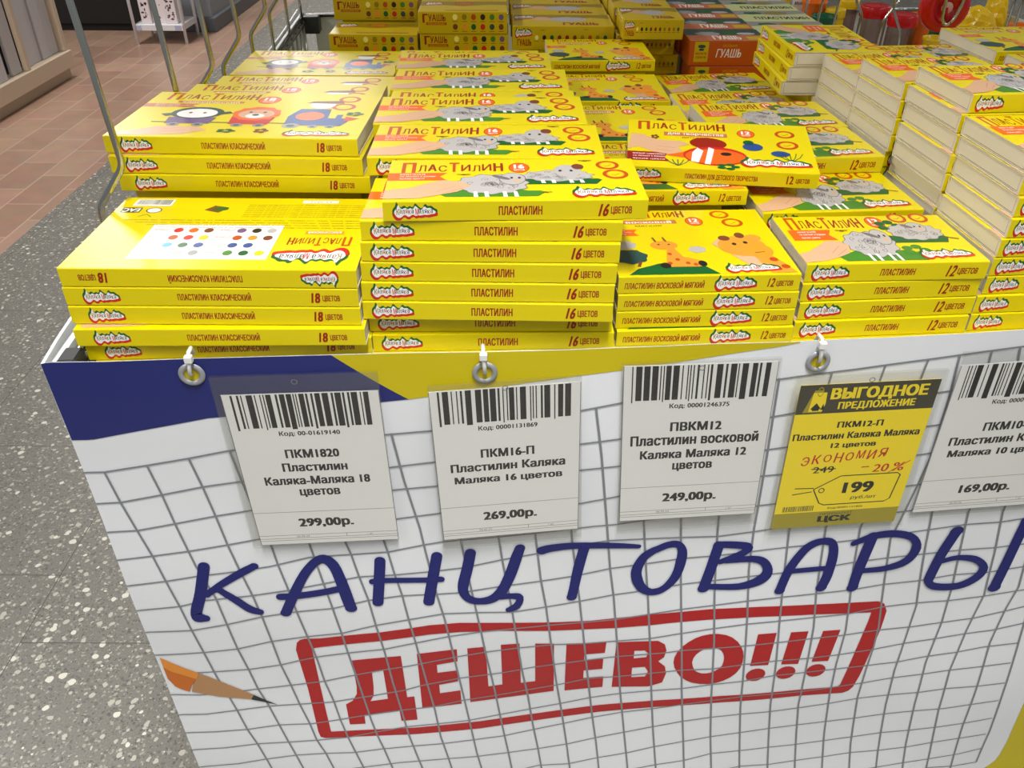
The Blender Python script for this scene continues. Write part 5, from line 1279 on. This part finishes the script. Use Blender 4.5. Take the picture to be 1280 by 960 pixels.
def barcode(A, x0, y0, x1, y1, seed, m=INK):
    rnd = random.Random(seed)
    L0 = A.k; x = x0; k = 0
    while x < x1-.012:
        w = rnd.choice((.008, .008, .008, .014, .034, .040))
        w = min(w, x1-x)
        A.rect(x, y0 - (.012 if k % 5 == 0 else 0), x+w, y1, m, layer=L0)
        x += w + rnd.choice((.009, .012, .018, .026)); k += 1
    A.k = L0+1

def white_tag(lines, code, price, seed, widths):
    def draw(A):
        L0 = A.k
        for p in ([(0,.002),(1,.002)], [(.002,0),(.002,1)], [(.998,0),(.998,1)]): A.line(p, .0006, TLINE, layer=L0)
        barcode(A, .055, .795, .955, .995, seed)
        A.text(code, .31, .738, .71, .772, INK, .035, layer=L0)
        y = .585
        n = len(lines)
        y = .60 if n == 4 else .565
        for t, w in zip(lines, widths):
            A.text(t, .5-w/2, y-.0, .5+w/2, y+.056+(.012 if any(ch in t for ch in 'йЙ') else 0), INK, .05, layer=L0)
            y -= .088
        A.line([(.0,.235),(1,.235)], .0005, TLINE, layer=L0)
        A.text(price, .305, .112, .695, .186, INK, .055, layer=L0)
        for yy in (.068, .045, .03): A.line([(0,yy),(1,yy)], .0005, TLINE, layer=L0)
        A.line([(.63,.045),(.63,.068)], .0005, TLINE, layer=L0)
        A.text('06.02.23', .27, .05, .36, .062, TLINE, .01, layer=L0); A.text('1 шт', .78, .05, .82, .062, TLINE, .01, layer=L0)
    return draw

def sale_tag(A):
    L0 = A.k
    A.rect(0, .815, 1, 1, mat('tag_dark_band', (62, 58, 44), .5), layer=L0)
    A.rect(0, 0, 1, .115, OLIVEBAR, layer=L0)
    A.text('ВЫГОДНОЕ', .23, .89, .93, .975, PAPERY, .06, layer=L0+1)
    A.text('ПРЕДЛОЖЕНИЕ', .30, .83, .86, .885, PAPERY, .05, layer=L0+1)
    A.poly([(.05,.825),(.11,.965),(.17,.965),(.19,.825)], OLIVEBAR, layer=L0+1)
    A.poly([(.09,.83),(.105,.95),(.20,.95),(.205,.88),(.19,.83)], PAPERY, layer=L0+2)
    A.ring(.152,.955,.022,.03,.22, OLIVEBAR, layer=L0+3)
    A.poly([(.10,.845),(.14,.885),(.18,.845)], INK, layer=L0+3); A.rect(.115,.835,.165,.85,INK, layer=L0+3); A.poly([(.175,.84),(.19,.88),(.205,.84)], INK, layer=L0+3)
    A.text('ПКМ12-П', .33, .715, .67, .755, INK, .05, layer=L0)
    A.text('Пластилин Каляка Маляка', .02, .64, .965, .685, INK, .05, layer=L0)
    A.text('12 цветов', .32, .572, .66, .612, INK, .05, layer=L0)
    for i, ch in enumerate('ЭКОНОМИЯ'):
        A.text(ch, .12+i*.083, .462+(i % 3)*.006+i*.004, .18+i*.083, .525+(i % 2)*.006+i*.004, INKR, .02, .12, layer=L0)
    A.text('249', .23, .405, .39, .45, INK, .02, layer=L0); A.line([(.215,.435),(.405,.43)], .0012, INK, layer=L0+1)
    A.line([(.60,.43),(.66,.432)], .0014, INKR, layer=L0); A.text('20', .69, .39, .81, .445, INKR, .02, .15, layer=L0); A.text('%', .84, .39, .93, .45, INKR, .02, .15, layer=L0)
    A.line([(.82,.38),(.97,.46)], .0010, INKR, layer=L0+1)
    # price tag outline
    P = [(.27,.285),(.46,.375),(.90,.375),(.925,.36),(.90,.185),(.86,.165),(.38,.165),(.34,.18),(.27,.285)]
    A.line(P, .0013, INK, layer=L0)
    A.ring(.335,.275,.024,.019,.3, INK, layer=L0)
    A.line([(.12,.30),(.27,.295)], .0012, INK, layer=L0); A.line([(.11,.255),(.26,.27)], .0012, INK, layer=L0)
    A.text('199', .50, .245, .74, .325, INK, .05, layer=L0)
    A.text('руб./шт', .58, .19, .78, .222, INK, .02, .2, layer=L0)
    rnd = random.Random(3); x = .06
    while x < .30:
        w = rnd.choice((.004, .007)); A.rect(x, .125, x+w, .165, INK, layer=L0); x += w + rnd.choice((.004, .007))
    A.text('Код:00001131866', .42, .128, .70, .146, INK, .02, layer=L0)
    A.text('ГИПЕРМАРКЕТ', .37, .085, .63, .103, INK, .0, layer=L0+1)
    A.text('ЦСК', .36, .025, .63, .08, INK, .07, layer=L0+1)

price_tag(TAG1, TAG1p, 'white price tag for 299 roubles, leftmost, overlapping the blue banner corner', white_tag(['ПКМ1820', 'Пластилин', 'Каляка-Маляка 18', 'цветов'], 'Код: 00-01619140', '299,00р.', 11, [.36, .44, .72, .28]))
price_tag(TAG2, TAG2p, 'white price tag for 269 roubles, under the middle cable tie', white_tag(['ПКМ16-П', 'Пластилин Каляка', 'Маляка 16 цветов'], 'Код: 00001131869', '269,00р.', 12, [.37, .80, .76]))
price_tag(TAG3, TAG3p, 'white price tag for 249 roubles, left of the yellow sale tag', white_tag(['ПВКМ12', 'Пластилин восковой', 'Каляка Маляка 12', 'цветов'], 'Код: 00001246375', '249,00р.', 13, [.35, .88, .74, .28]))
price_tag(TAG4, TAG4p, 'yellow sale price tag for 199 roubles with a dark heading band', sale_tag, True)
price_tag(TAG5, TAG5p, 'white price tag for 169 roubles, cut off by the right edge', white_tag(['ПКМ10-П', 'Пластилин Каляка', 'Маляка 10 цветов'], 'Код: 00001131865', '169,00р.', 14, [.37, .80, .76]))

# ---------------------------------------------------------------- boxes of plasticine
for row in BOXES:
    carton(*row)

# ---------------------------------------------------------------- gouache boxes at the back
def gou_front_grid(A):
    L0 = A.k
    A.text('Г', .05, .50, .11, .90, MAROON, .07, layer=L0)
    A.text('УАШЬ', .115, .58, .31, .88, MAROON, .03, layer=L0)
    A.rect(.09, .40, .32, .53, RUST, layer=L0); A.text('классическая', .11, .42, .30, .51, YEL2, .01, layer=L0+1)
    c1 = [PALE, OLIVE, RUST, BLACK, GRASS, PURPLE]; c2 = [BROWN, ORANGE2, GREEN, RED, TEAL, BROWN]
    for i in range(6):
        for m, y in ((c1[i], .76), (c2[i], .32)):
            A.ell(.415+i*.103, y, .028, .135, m, n=16, layer=L0)
            A.line([(.385+i*.103, y-.2), (.445+i*.103, y-.2)], .0009, MAROON, layer=L0)
    A.k = L0+2
def gou_front_row(A):
    logo(A, .03, .52, .19, .90)
    L0 = A.k
    A.text('ГУАШЬ', .05, .18, .19, .45, MAROON, .04, layer=L0)
    cs = [PALE, BLACK, GREEN, BROWN, MAROON, BROWN, OLIVE, RUST, OLIVE, TEAL]
    for i, m in enumerate(cs):
        A.ell(.24+i*.075, .52, .019, .10, m, n=14, layer=L0)
        A.line([(.215+i*.075, .36), (.265+i*.075, .36)], .0007, MAROON, layer=L0)
    bee(A, .30, .82, .012); bee(A, .72, .85, .012)
def gou_front_orange(A):
    L0 = A.k
    A.rect(.06, .16, .24, .97, YEL2, layer=L0)
    A.text('мульти', .08, .42, .22, .54, RUST, .04, layer=L0+1); A.text('пульти', .085, .27, .215, .39, RUST, .04, layer=L0+1)
    A.ell(.15, .78, .05, .07, TEAL, n=14, layer=L0+1); A.ell(.15, .65, .035, .05, TEAL, n=12, layer=L0+1)
    A.text('ШКОЛЬНАЯ', .42, .76, .60, .86, YEL2, .0, layer=L0)
    A.text('ГУАШЬ', .34, .34, .66, .68, WHITE, .02, .15, layer=L0)
    A.k = L0+2
def gou_front_plain(A):
    A.text('ПЛАСТИЛИН', .3, .3, .7, .6, GREEN, .03)
def gou_top_grid(A):
    A.poly([(.0,.55),(.25,.6),(.5,.5),(.8,.65),(1,.6),(1,.95),(0,.95)], OLIVE)
    A.ell(.5, .75, .12, .12, RUST)
    A.text('ГУАШЬ', .42, .70, .58, .8, YEL2, .03)
    logo(A, .06, .6, .25, .9)
    A.line([(.3,.12),(.9,.12)], .004, MAROON)
def gou_top_row(A):
    A.poly([(.02,.4),(.2,.62),(.5,.55),(.8,.7),(.98,.6),(.98,.95),(.02,.95)], OLIVE)
    A.ell(.55, .55, .2, .2, WOOL, bump=.1, nb=9); A.ell(.3, .6, .1, .16, SKIN)
    logo(A, .02, .6, .22, .9)
    A.text('ГУАШЬ', .5, .08, .85, .28, MAROON, .05)
def gou_top_orange(A):
    A.rect(0, .0, 1, .48, BRICK)
    A.poly([(0,.48),(1,.48),(1,.98),(0,.98)], TEAL)
    A.ell(.3, .6, .16, .16, GREY, bump=.1, nb=7); A.ell(.62, .68, .14, .14, GREEN, bump=.1, nb=6); A.ell(.8,.6,.12,.1,WOOL)
    A.text('ГУАШЬ', .32, .12, .68, .42, WHITE, .05)
    A.rect(.76, .1, .97, .36, YEL2)
def gou_top_white(A):
    A.poly([(0,.5),(.3,.62),(.6,.5),(1,.66),(1,.95),(0,.95)], GREY)
    A.ell(.3, .7, .12, .12, GREEN, bump=.1, nb=6); A.ell(.6, .72, .16, .12, OLIVE, bump=.1, nb=7)
    A.text('ПЛАСТИЛИН', .25, .12, .95, .36, INK, .04)
GK = {'GG': (.155, .098, .0362, YEL2, gou_front_grid, gou_top_grid), 'GR': (.178, .10, .040, YEL2, gou_front_row, gou_top_row),
      'GS': (.103, .105, .0325, YEL2, gou_front_row, gou_top_row), 'GO': (.133, .092, .0405, GOUR, gou_front_orange, gou_top_orange),
      'GW': (.150, .100, .034, LIME, gou_front_plain, gou_top_white)}
GM = {}
def gouache(kind, x, y, rot, z, label, group):
    if kind not in GM:
        W, D, H, m, ff, ft = GK[kind]
        mb = MB()
        bmn = bmesh.new(); bmesh.ops.create_cube(bmn, size=1)
        for v in bmn.verts: v.co = Vector((v.co.x*W, (v.co.y+.5)*D, (v.co.z+.5)*H))
        bmesh.ops.bevel(bmn, geom=bmn.edges[:], offset=.0012, segments=2, affect='EDGES', profile=.5)
        bmn.verts.index_update()
        mb.raw([v.co.copy() for v in bmn.verts], [tuple(v.index for v in f.verts) for f in bmn.faces], m)
        bmn.free()
        ff(Art(mb, lambda px, py, pz: (-W/2 + px*W, -pz, py*H), W, H))
        ft(Art(mb, lambda px, py, pz: (-W/2 + px*W, py*D, H + pz), W, D))
        # side lid seam
        for s in (-1, 1):
            xs = s*(W/2 + .0001)
            p = [(xs, .004, H*.8), (xs, D-.004, H*.8), (xs, D-.004, H*.8+.0006), (xs, .004, H*.8+.0006)]
            mb.face(p if s > 0 else p[::-1], OLIVE)
        GM[kind] = mb.mesh('gouache_box')
    o = bpy.data.objects.new('gouache_box' if kind != 'GW' else 'plasticine_box', GM[kind])
    COL.objects.link(o)
    o.location = (x, y, Z0 + z); o.rotation_euler = (0, 0, math.radians(rot))
    tag(o, label, 'box', group)
    return o
g1 = 'gouache boxes in the left column'
gouache('GG', -.2465, 1.560, 0, .0535, 'gouache box with twelve colour dots, lower one of the left column', g1)
gouache('GG', -.2560, 1.676, 0, .0897, 'gouache box with twelve colour dots, upper one of the left column', g1)
g2 = 'gouache boxes in the second column'
gouache('GG', -.0870, 1.562, .6, .0547, 'gouache box with twelve colour dots, lower front one of the second column', g2)
gouache('GG', -.0885, 1.560, .6, .0910, 'gouache box with twelve colour dots, upper front one of the second column', g2)
gouache('GG', -.0900, 1.662, .6, .0910, 'gouache box second in the row behind the upper twelve-dot box', g2)
gouache('GG', -.0900, 1.764, .6, .0910, 'gouache box third in the row behind the upper twelve-dot box', g2)
g3 = 'wide gouache boxes in the third column'
for i, nm in enumerate(('front', 'second', 'third', 'fourth')):
    gouache('GR', .0865-.003*i, 1.560+.103*i, .4, .0650, 'wide gouache box with one row of dots, %s in its row' % nm, g3)
g4 = 'small gouache boxes stacked beside the orange ones'
gouache('GS', .2365, 1.52, 0, .0915, 'small yellow gouache box on top of its pile, left of the orange gouache', g4)
gouache('GS', .2305, 1.556, 0, .0587, 'small yellow gouache box, middle of its pile, left of the orange gouache', g4)
gouache('GS', .2400, 1.560, 0, .0260, 'small yellow gouache box, lowest of its pile, left of the orange gouache', g4)
for i, nm in enumerate(('second', 'third', 'fourth')):
    gouache('GS', .2305-.002*i, 1.628+.108*i, 0, .0915, 'small yellow gouache box, %s in the upper row left of the orange gouache' % nm, g4)
g5 = 'orange gouache boxes'
gouache('GO', .3700, 1.50, 1.2, .0130, 'orange gouache box, the lower front one, half hidden', g5)
for i, nm in enumerate(('front upper', 'second', 'third', 'fourth', 'fifth')):
    gouache('GO', .3650-.004*i, 1.50+.094*i, 1.2, .0540, 'orange gouache box, %s in the row going back' % nm, g5)
g6 = 'pale plasticine boxes behind the orange gouache'
for i, nm in enumerate(('front', 'second', 'third')):
    gouache('GW', .5080-.004*i, 1.62+.104*i, 1.2, .0500, 'pale box with black lettering right of the orange gouache, %s of its row' % nm, g6)

def shelf_under(q):
    for x0, x1, y0, y1, h in ((-.32, -.175, 1.565, 1.65, .0533), (-.32, -.185, 1.682, 1.77, .0895), (-.16, -.015, 1.567, 1.655, .0545), (-.16, -.02, 1.668, 1.86, .0908),
                              (.01, .165, 1.566, 1.96, .0648), (.20, .275, 1.568, 1.655, .0258), (.19, .27, 1.675, 1.945, .0913),
                              (.312, .425, 1.512, 1.585, .0128), (.312, .415, 1.602, 1.96, .0538), (.455, .565, 1.63, 1.92, .0498)):
        q.box((x0, y0, .715), (x1, y1, Z0+h), YEL)
bpart('riser', shelf_under, 'yellow card blocks under the rear boxes')

# ---------------------------------------------------------------- jars and toys at the back of the bin
def jar(x, y, r, h, lidm, label, group, body=JARPL, lid_h=.022, zb=.905):
    root = empty('plastic_jar', (x, y, zb))
    mb = MB()
    mb.lathe([(.001, .0), (r*.92, .0), (r, .008), (r, h*.9), (r*.9, h)], body)
    mb.build('jar_body', root)
    mb = MB()
    mb.lathe([(r*1.06, h-.004), (r*1.08, h), (r*1.08, h+lid_h), (r*1.0, h+lid_h+.004), (r*.6, h+lid_h+.002), (.001, h+lid_h+.002)], lidm)
    o = mb.build('lid', root)
    tag(root, label, 'jar', group)
def bowl(x, y, z, r, h, m, name, label, cat):
    mb = MB()
    mb.lathe([(.001, 0), (r*.6, 0), (r*.85, h*.5), (r, h), (r*1.1, h+.003), (r*1.1, h+.008), (r*.96, h+.006), (r*.8, h*.5), (r*.55, .006), (.001, .006)], m, (x, y, z))
    return tag(mb.build(name), label, cat)
PRED = mat('red_toy_plastic', (196, 14, 24), .22)
PORA = mat('orange_toy_plastic', (236, 110, 20), .25)
PGRN = mat('green_toy_plastic', (16, 96, 60), .25)
PYEL = mat('yellow_toy_plastic', (236, 196, 20), .25)
JZ = .9055
jar(.846, 2.125, .031, .100, PRED, 'cloudy jar with a red lid at the back of the bin, left of two', 'red-lidded jars', lid_h=.018, zb=JZ)
jar(.896, 2.075, .031, .090, PRED, 'cloudy jar with a red lid at the back of the bin, beside the orange bowl', 'red-lidded jars', lid_h=.018, zb=JZ)
jar(.752, 2.12, .022, .100, PYEL, 'short jar with a yellow body and top behind the back wires', 'yellow-topped jars', body=PYEL, lid_h=.012, zb=JZ)
jar(.798, 2.165, .021, .112, PYEL, 'tall cloudy jar with a yellow top, right of the shorter one', 'yellow-topped jars', lid_h=.012, zb=JZ)
bowl(.955, 2.12, JZ, .028, .095, PORA, 'toy_bowl', 'orange plastic toy bowl left of the red reel', 'bowl')
bowl(.963, 2.035, JZ, .026, .062, PYEL, 'toy_bowl', 'small yellow plastic toy bowl under the orange one', 'bowl')
bowl(.715, 2.08, JZ, .026, .100, PGRN, 'toy_bowl', 'dark green plastic toy bowl right of the white cards', 'bowl')
bowl(.708, 2.145, JZ, .027, .120, PORA, 'toy_bowl', 'orange plastic toy bowl behind the dark green one', 'bowl')

def crumpled(name, c, r, m, seed, label, cat, group=None):
    rnd = random.Random(seed)
    bm = bmesh.new()
    bmesh.ops.create_icosphere(bm, subdivisions=4, radius=1)
    ph = [(rnd.uniform(3, 9), rnd.uniform(3, 9), rnd.uniform(3, 9), rnd.uniform(0, 6)) for _ in range(7)]
    for v in bm.verts:
        q = 1 + sum(.05*abs(math.sin(a*v.co.x + b*v.co.y + d*v.co.z + e)) for a, b, d, e in ph) - .15
        v.co = Vector((c[0] + v.co.x*q*r[0], c[1] + v.co.y*q*r[1], max(c[2] + v.co.z*q*r[2], c[2] - r[2]*.8)))
    bm.verts.index_update()
    mb = MB(); mb.raw([v.co.copy() for v in bm.verts], [tuple(v.index for v in f.verts) for f in bm.faces], m)
    bm.free()
    return tag(mb.build(name), label, cat, group)
crumpled('wrapped_toy', (1.090, 2.13, JZ+.050), (.050, .05, .062), PYEL, 3, 'yellow film-wrapped toy pack lying right of the red reel', 'toy')
crumpled('wrapped_toy', (1.163, 2.19, JZ+.066), (.020, .040, .080), PYEL, 8, 'yellow wrapped toy pack at the top right edge, behind another', 'toy')
crumpled('wrapped_toy', (1.045, 2.215, JZ+.062), (.022, .026, .078), PGRN, 5, 'small dark green wrapped toy between the yellow packs', 'toy')
bowl(1.145, 2.03, JZ, .028, .090, PORA, 'toy_bowl', 'orange plastic toy bowl at the top right edge of the photo', 'bowl')

# wires in front of the jars
wy = 2.005
for x in (.612, .648, .684, .720):
    bpart('divider_wire', lambda q: q.tube([(x-.012, wy, .735 if x < .66 else .908), (x+.004, wy, 1.25)], .0026, CHROME))
bpart('divider_wire', lambda q: q.tube(bend([(.772, wy, .908), (.772, wy, 1.028), (.752, wy, 1.056), (.752, wy, 1.25)]), .0028, CHROME))
bpart('divider_wire', lambda q: q.tube(bend([(.822, wy, .908), (.822, wy, 1.016), (.834, wy, 1.036), (.850, wy, 1.060), (.852, wy, 1.25)]), .0028, CHROME))
bpart('divider_wire', lambda q: q.tube(bend([(.872, wy-.006, .908), (.864, wy-.006, .992), (.836, wy-.006, 1.040), (.828, wy-.006, 1.25)]), .0028, CHROME))
for x in (1.098, 1.116):
    bpart('divider_wire', lambda q: q.tube([(x, wy, .908), (x+.004, wy, 1.25)], .0030, CHROME))
bpart('divider_rail', lambda q: q.tube([(.58, wy, 1.252), (1.14, wy, 1.252)], .004, CHROME))
bpart('divider_rail', lambda q: q.tube([(.67, wy, .909), (1.14, wy, .909)], .0035, CHROME))
# red reel on its own hook, hung from a rail that crosses above the bin
hx, hy = .757, 1.60
hook = empty('wire_hook', (hx+.25, hy-.022, .985), TH)
tag(hook, 'chrome wire hook stand holding the red reel', 'wire hook')
HI = hook.matrix_basis.inverted()
def hpart(name, fn):
    mb = MB(); fn(mb)
    mb.v = [tuple(HI @ Vector(p)) for p in mb.v]
    return mb.build(name, hook)
hpart('loop', lambda q: q.tube(bend([(hx-.004, hy-.022, 1.30), (hx-.010, hy-.022, 1.125), (hx-.008, hy-.022, 1.098), (hx+.002, hy-.022, 1.089), (hx+.012, hy-.022, 1.100), (hx+.020, hy-.022, 1.125), (hx+.022, hy-.022, 1.30)]), .0032, CHROME))
hpart('arm', lambda q: q.tube(bend([(hx-.004, hy-.022, 1.30), (hx+.022, hy-.022, 1.30), (hx+.25, hy-.022, 1.30), (hx+.25, hy-.022, .989)]), .004, CHROME))
hpart('foot', lambda q: q.lathe([(.001, 0), (.03, 0), (.03, .004), (.006, .006), (.004, .02)], CHROME, (hx+.25, hy-.022, .9852)))
hpart('post', lambda q: q.tube([(hx+.25, hy-.022, .9853), (hx+.25, hy-.022, 1.05)], .0045, CHROME))
mb = MB()
mtx = Matrix.Translation((hx, hy, 1.117)) @ Matrix.Rotation(math.radians(90), 4, 'X')
prof = [(.010, -.012), (.034, -.014), (.041, -.010), (.042, 0), (.041, .010), (.034, .014), (.010, .012), (.0095, 0), (.010, -.012)]
k0 = MB(); k0.lathe(prof, PRED); mb.raw([mtx @ Vector(p) for p in k0.v], k0.f, PRED, True)
k0 = MB(); k0.lathe([(.010, -.010), (.010, .013), (.0098, .0135), (.001, .0135)], WHITE)
mb.raw([mtx @ Vector(p) for p in k0.v], k0.f, mat('pale_pink_plastic', (226, 170, 160), .4), True)
k0 = MB(); k0.tube([(0, .0, .018), (0, .0, .023)], .003, CHROME); 
mb.tube([(hx, hy-.013, 1.117), (hx, hy-.016, 1.108), (hx+.002, hy-.0165, 1.098)], .0022, PRED)
tag(mb.build('tape_reel'), 'round red toy reel with a pale centre on the wire hook', 'toy')

# cards on the back rim
def rim_card(x0, x1, lab, l1, l2):
    root = MB()
    y = 2.185
    root.box((x0, y, .992), (x1, y+.002, 1.10), PAPER)
    root.box((x0-.022, y+.0021, .992), (x0+.001, y+.004, 1.10), PYEL)
    A = Art(root, lambda px, py, pz: (x0 + px*(x1-x0), y - pz, .992 + py*.108), x1-x0, .108)
    A.text(l1, .12, .20, .92, .29, INK, .03); A.text(l2, .55, .08, .88, .15, INK, .03)
    tag(root.build('shelf_card'), lab, 'card', 'white cards on the back rim')
rim_card(.560, .640, 'white card with black lettering at the back, left of the other card', 'Мульти-Пульти', 'гуашь')
rim_card(.664, .745, 'white card with black lettering at the back, beside the thin wires', 'Мульти-Пульти', 'пластилин')

# ---------------------------------------------------------------- across the aisle
CREAM = mat('cream_painted_wood', (214, 196, 172), .5)
CREAMD = mat('cream_kick_board', (176, 156, 132), .5)
BOARD = mat('grey_white_sheet', (204, 202, 206), .45)
DARK = mat('near_black_cabinet', (26, 24, 24), .8)
GREYC = mat('grey_cabinet_paint', (142, 144, 150), .5)
GREYK = mat('dark_grey_kick', (92, 96, 102), .5)
RACKW = mat('white_painted_steel', (222, 222, 226), .35)
st = empty('sheet_stand', (-3.0, 4.6, 0))
tag(st, 'cream wooden stand holding pale grey sheets, at the top left edge', 'stand')
def spart(name, fn):
    mb = MB(); fn(mb)
    mb.v = [(x+3.0, y-4.6, z) for x, y, z in mb.v]
    return mb.build(name, st)
spart('kick_board', lambda q: q.bbox((-3.4, 3.62, .0), (-2.775, 5.46, .065), CREAMD, .003, 1))
spart('plinth', lambda q: q.bbox((-3.42, 3.60, .065), (-2.750, 5.485, .158), CREAM, .004, 2))
spart('post', lambda q: q.bbox((-2.825, 5.435, .158), (-2.765, 5.480, 1.6), CREAM, .004, 1))
spart('post', lambda q: q.bbox((-2.790, 4.955, .158), (-2.762, 4.995, 1.6), CREAM, .004, 1))
spart('post', lambda q: q.bbox((-2.79, 3.62, .158), (-2.762, 3.66, 1.6), CREAM, .004, 1))
for y0, y1, dx in ((5.33, 5.43, 0), (5.22, 5.325, .006), (5.11, 5.215, -.004), (5.0, 5.105, .004), (4.84, 4.95, .010), (4.66, 4.77, .02)):
    spart('sheet', lambda q: q.bbox((-2.82+dx, y0, .158), (-2.80+dx, y1, 1.5), BOARD, .004, 1))
spart('shade_board', lambda q: q.box((-2.86, 3.62, .158), (-2.845, 5.45, 1.6), mat('shadow_board', (90, 84, 78), .7)))  # dark tone stands in for the shade in the recess behind the sheets
spart('shelf', lambda q: q.bbox((-3.42, 3.60, 1.6), (-2.750, 5.485, 1.63), CREAM, .004, 1))

cb = empty('dark_cabinet', (-3.45, 7.1, 0))
tag(cb, 'near-black cabinet standing behind the white rack', 'cabinet')
def cpart(name, lo, hi, m, r=.004):
    mb = MB(); mb.bbox([a-b for a, b in zip(lo, (-3.45, 7.1, 0))], [a-b for a, b in zip(hi, (-3.45, 7.1, 0))], m, r, 1)
    return mb.build(name, cb)
cpart('body', (-4.3, 6.80, 0), (-2.78, 7.4, 1.5), DARK)
cpart('door', (-3.5, 6.785, .05), (-2.80, 6.80, 1.46), DARK)
cpart('door', (-4.28, 6.785, .05), (-3.52, 6.80, 1.46), DARK)

gc = empty('grey_cabinet', (-2.5, 7.5, 0))
tag(gc, 'light grey counter with a darker kick strip, right of the white rack', 'cabinet')
def g_(name, lo, hi, m, r=.004):
    mb = MB(); mb.bbox([a-b for a, b in zip(lo, (-2.5, 7.5, 0))], [a-b for a, b in zip(hi, (-2.5, 7.5, 0))], m, r, 1)
    return mb.build(name, gc)
g_('body', (-2.72, 6.80, .09), (-2.275, 8.6, 1.0), GREYC)
g_('kick_strip', (-2.72, 6.76, 0), (-2.245, 8.62, .10), GREYK)
g_('worktop', (-2.74, 6.74, 1.0), (-2.24, 8.64, 1.03), GREYC)

rk = empty('display_rack', (-2.52, 6.5, 0))
tag(rk, 'small white metal rack with printed cartons, in front of the dark cabinet', 'rack')
def rpart(name, fn, label=None):
    mb = MB(); fn(mb)
    mb.v = [(x+2.52, y-6.5, z) for x, y, z in mb.v]
    o = mb.build(name, rk)
    if label: o['label'] = label
    return o
for x, y, x2 in ((-2.685, 6.338, -2.688), (-2.346, 6.370, -2.352), (-2.354, 6.655, -2.356), (-2.690, 6.64, -2.692)):
    rpart('leg', lambda q: (q.tube([(x, y, 0), (x2, y, .95)], .011, RACKW, 10)))
rpart('shelf', lambda q: (q.bbox((-2.690, 6.345, .092), (-2.345, 6.65, .134), RACKW, .003, 1)))
rpart('shelf', lambda q: q.bbox((-2.690, 6.345, .60), (-2.345, 6.65, .63), RACKW, .003, 1))
LILAC = mat('lilac_price_strip', (178, 178, 206), .5)
rpart('price_strip', lambda q: q.box((-2.680, 6.3405, .097), (-2.640, 6.3452, .129), LILAC), 'lilac price strip')
rpart('price_strip', lambda q: q.box((-2.400, 6.3405, .097), (-2.358, 6.3452, .129), LILAC), 'lilac price strip')
PINKW = mat('pinkish_white_carton', (226, 216, 218), .45)
PLUM = mat('plum_flower_print', (96, 60, 72), .5)
for i, (x0, x1, dy) in enumerate(((-2.640, -2.570, .0), (-2.566, -2.475, .02), (-2.470, -2.385, .0))):
    mb = MB()
    mb.bbox((x0, 6.38+dy, .1345), (x1, 6.52+dy, .36), PINKW, .002, 1)
    A = Art(mb, lambda px, py, pz: (x0 + px*(x1-x0), 6.38+dy - pz*20, .1345 + py*.2255), x1-x0, .2255)
    rnd = random.Random(20+i)
    for k in range(16 if i != 1 else 7):
        A.ell(rnd.uniform(.2, .8), rnd.uniform(.1, .8), rnd.uniform(.04, .14), rnd.uniform(.01, .05), PLUM, n=9, bump=.2, nb=3, a0=k, layer=1)
    tag(mb.build('carton'), ['pinkish white carton with plum flower print, left on the white rack shelf', 'plain white carton in the middle of the white rack shelf', 'pinkish white carton with plum flower print, right on the white rack shelf'][i], 'carton', 'cartons on the white rack')
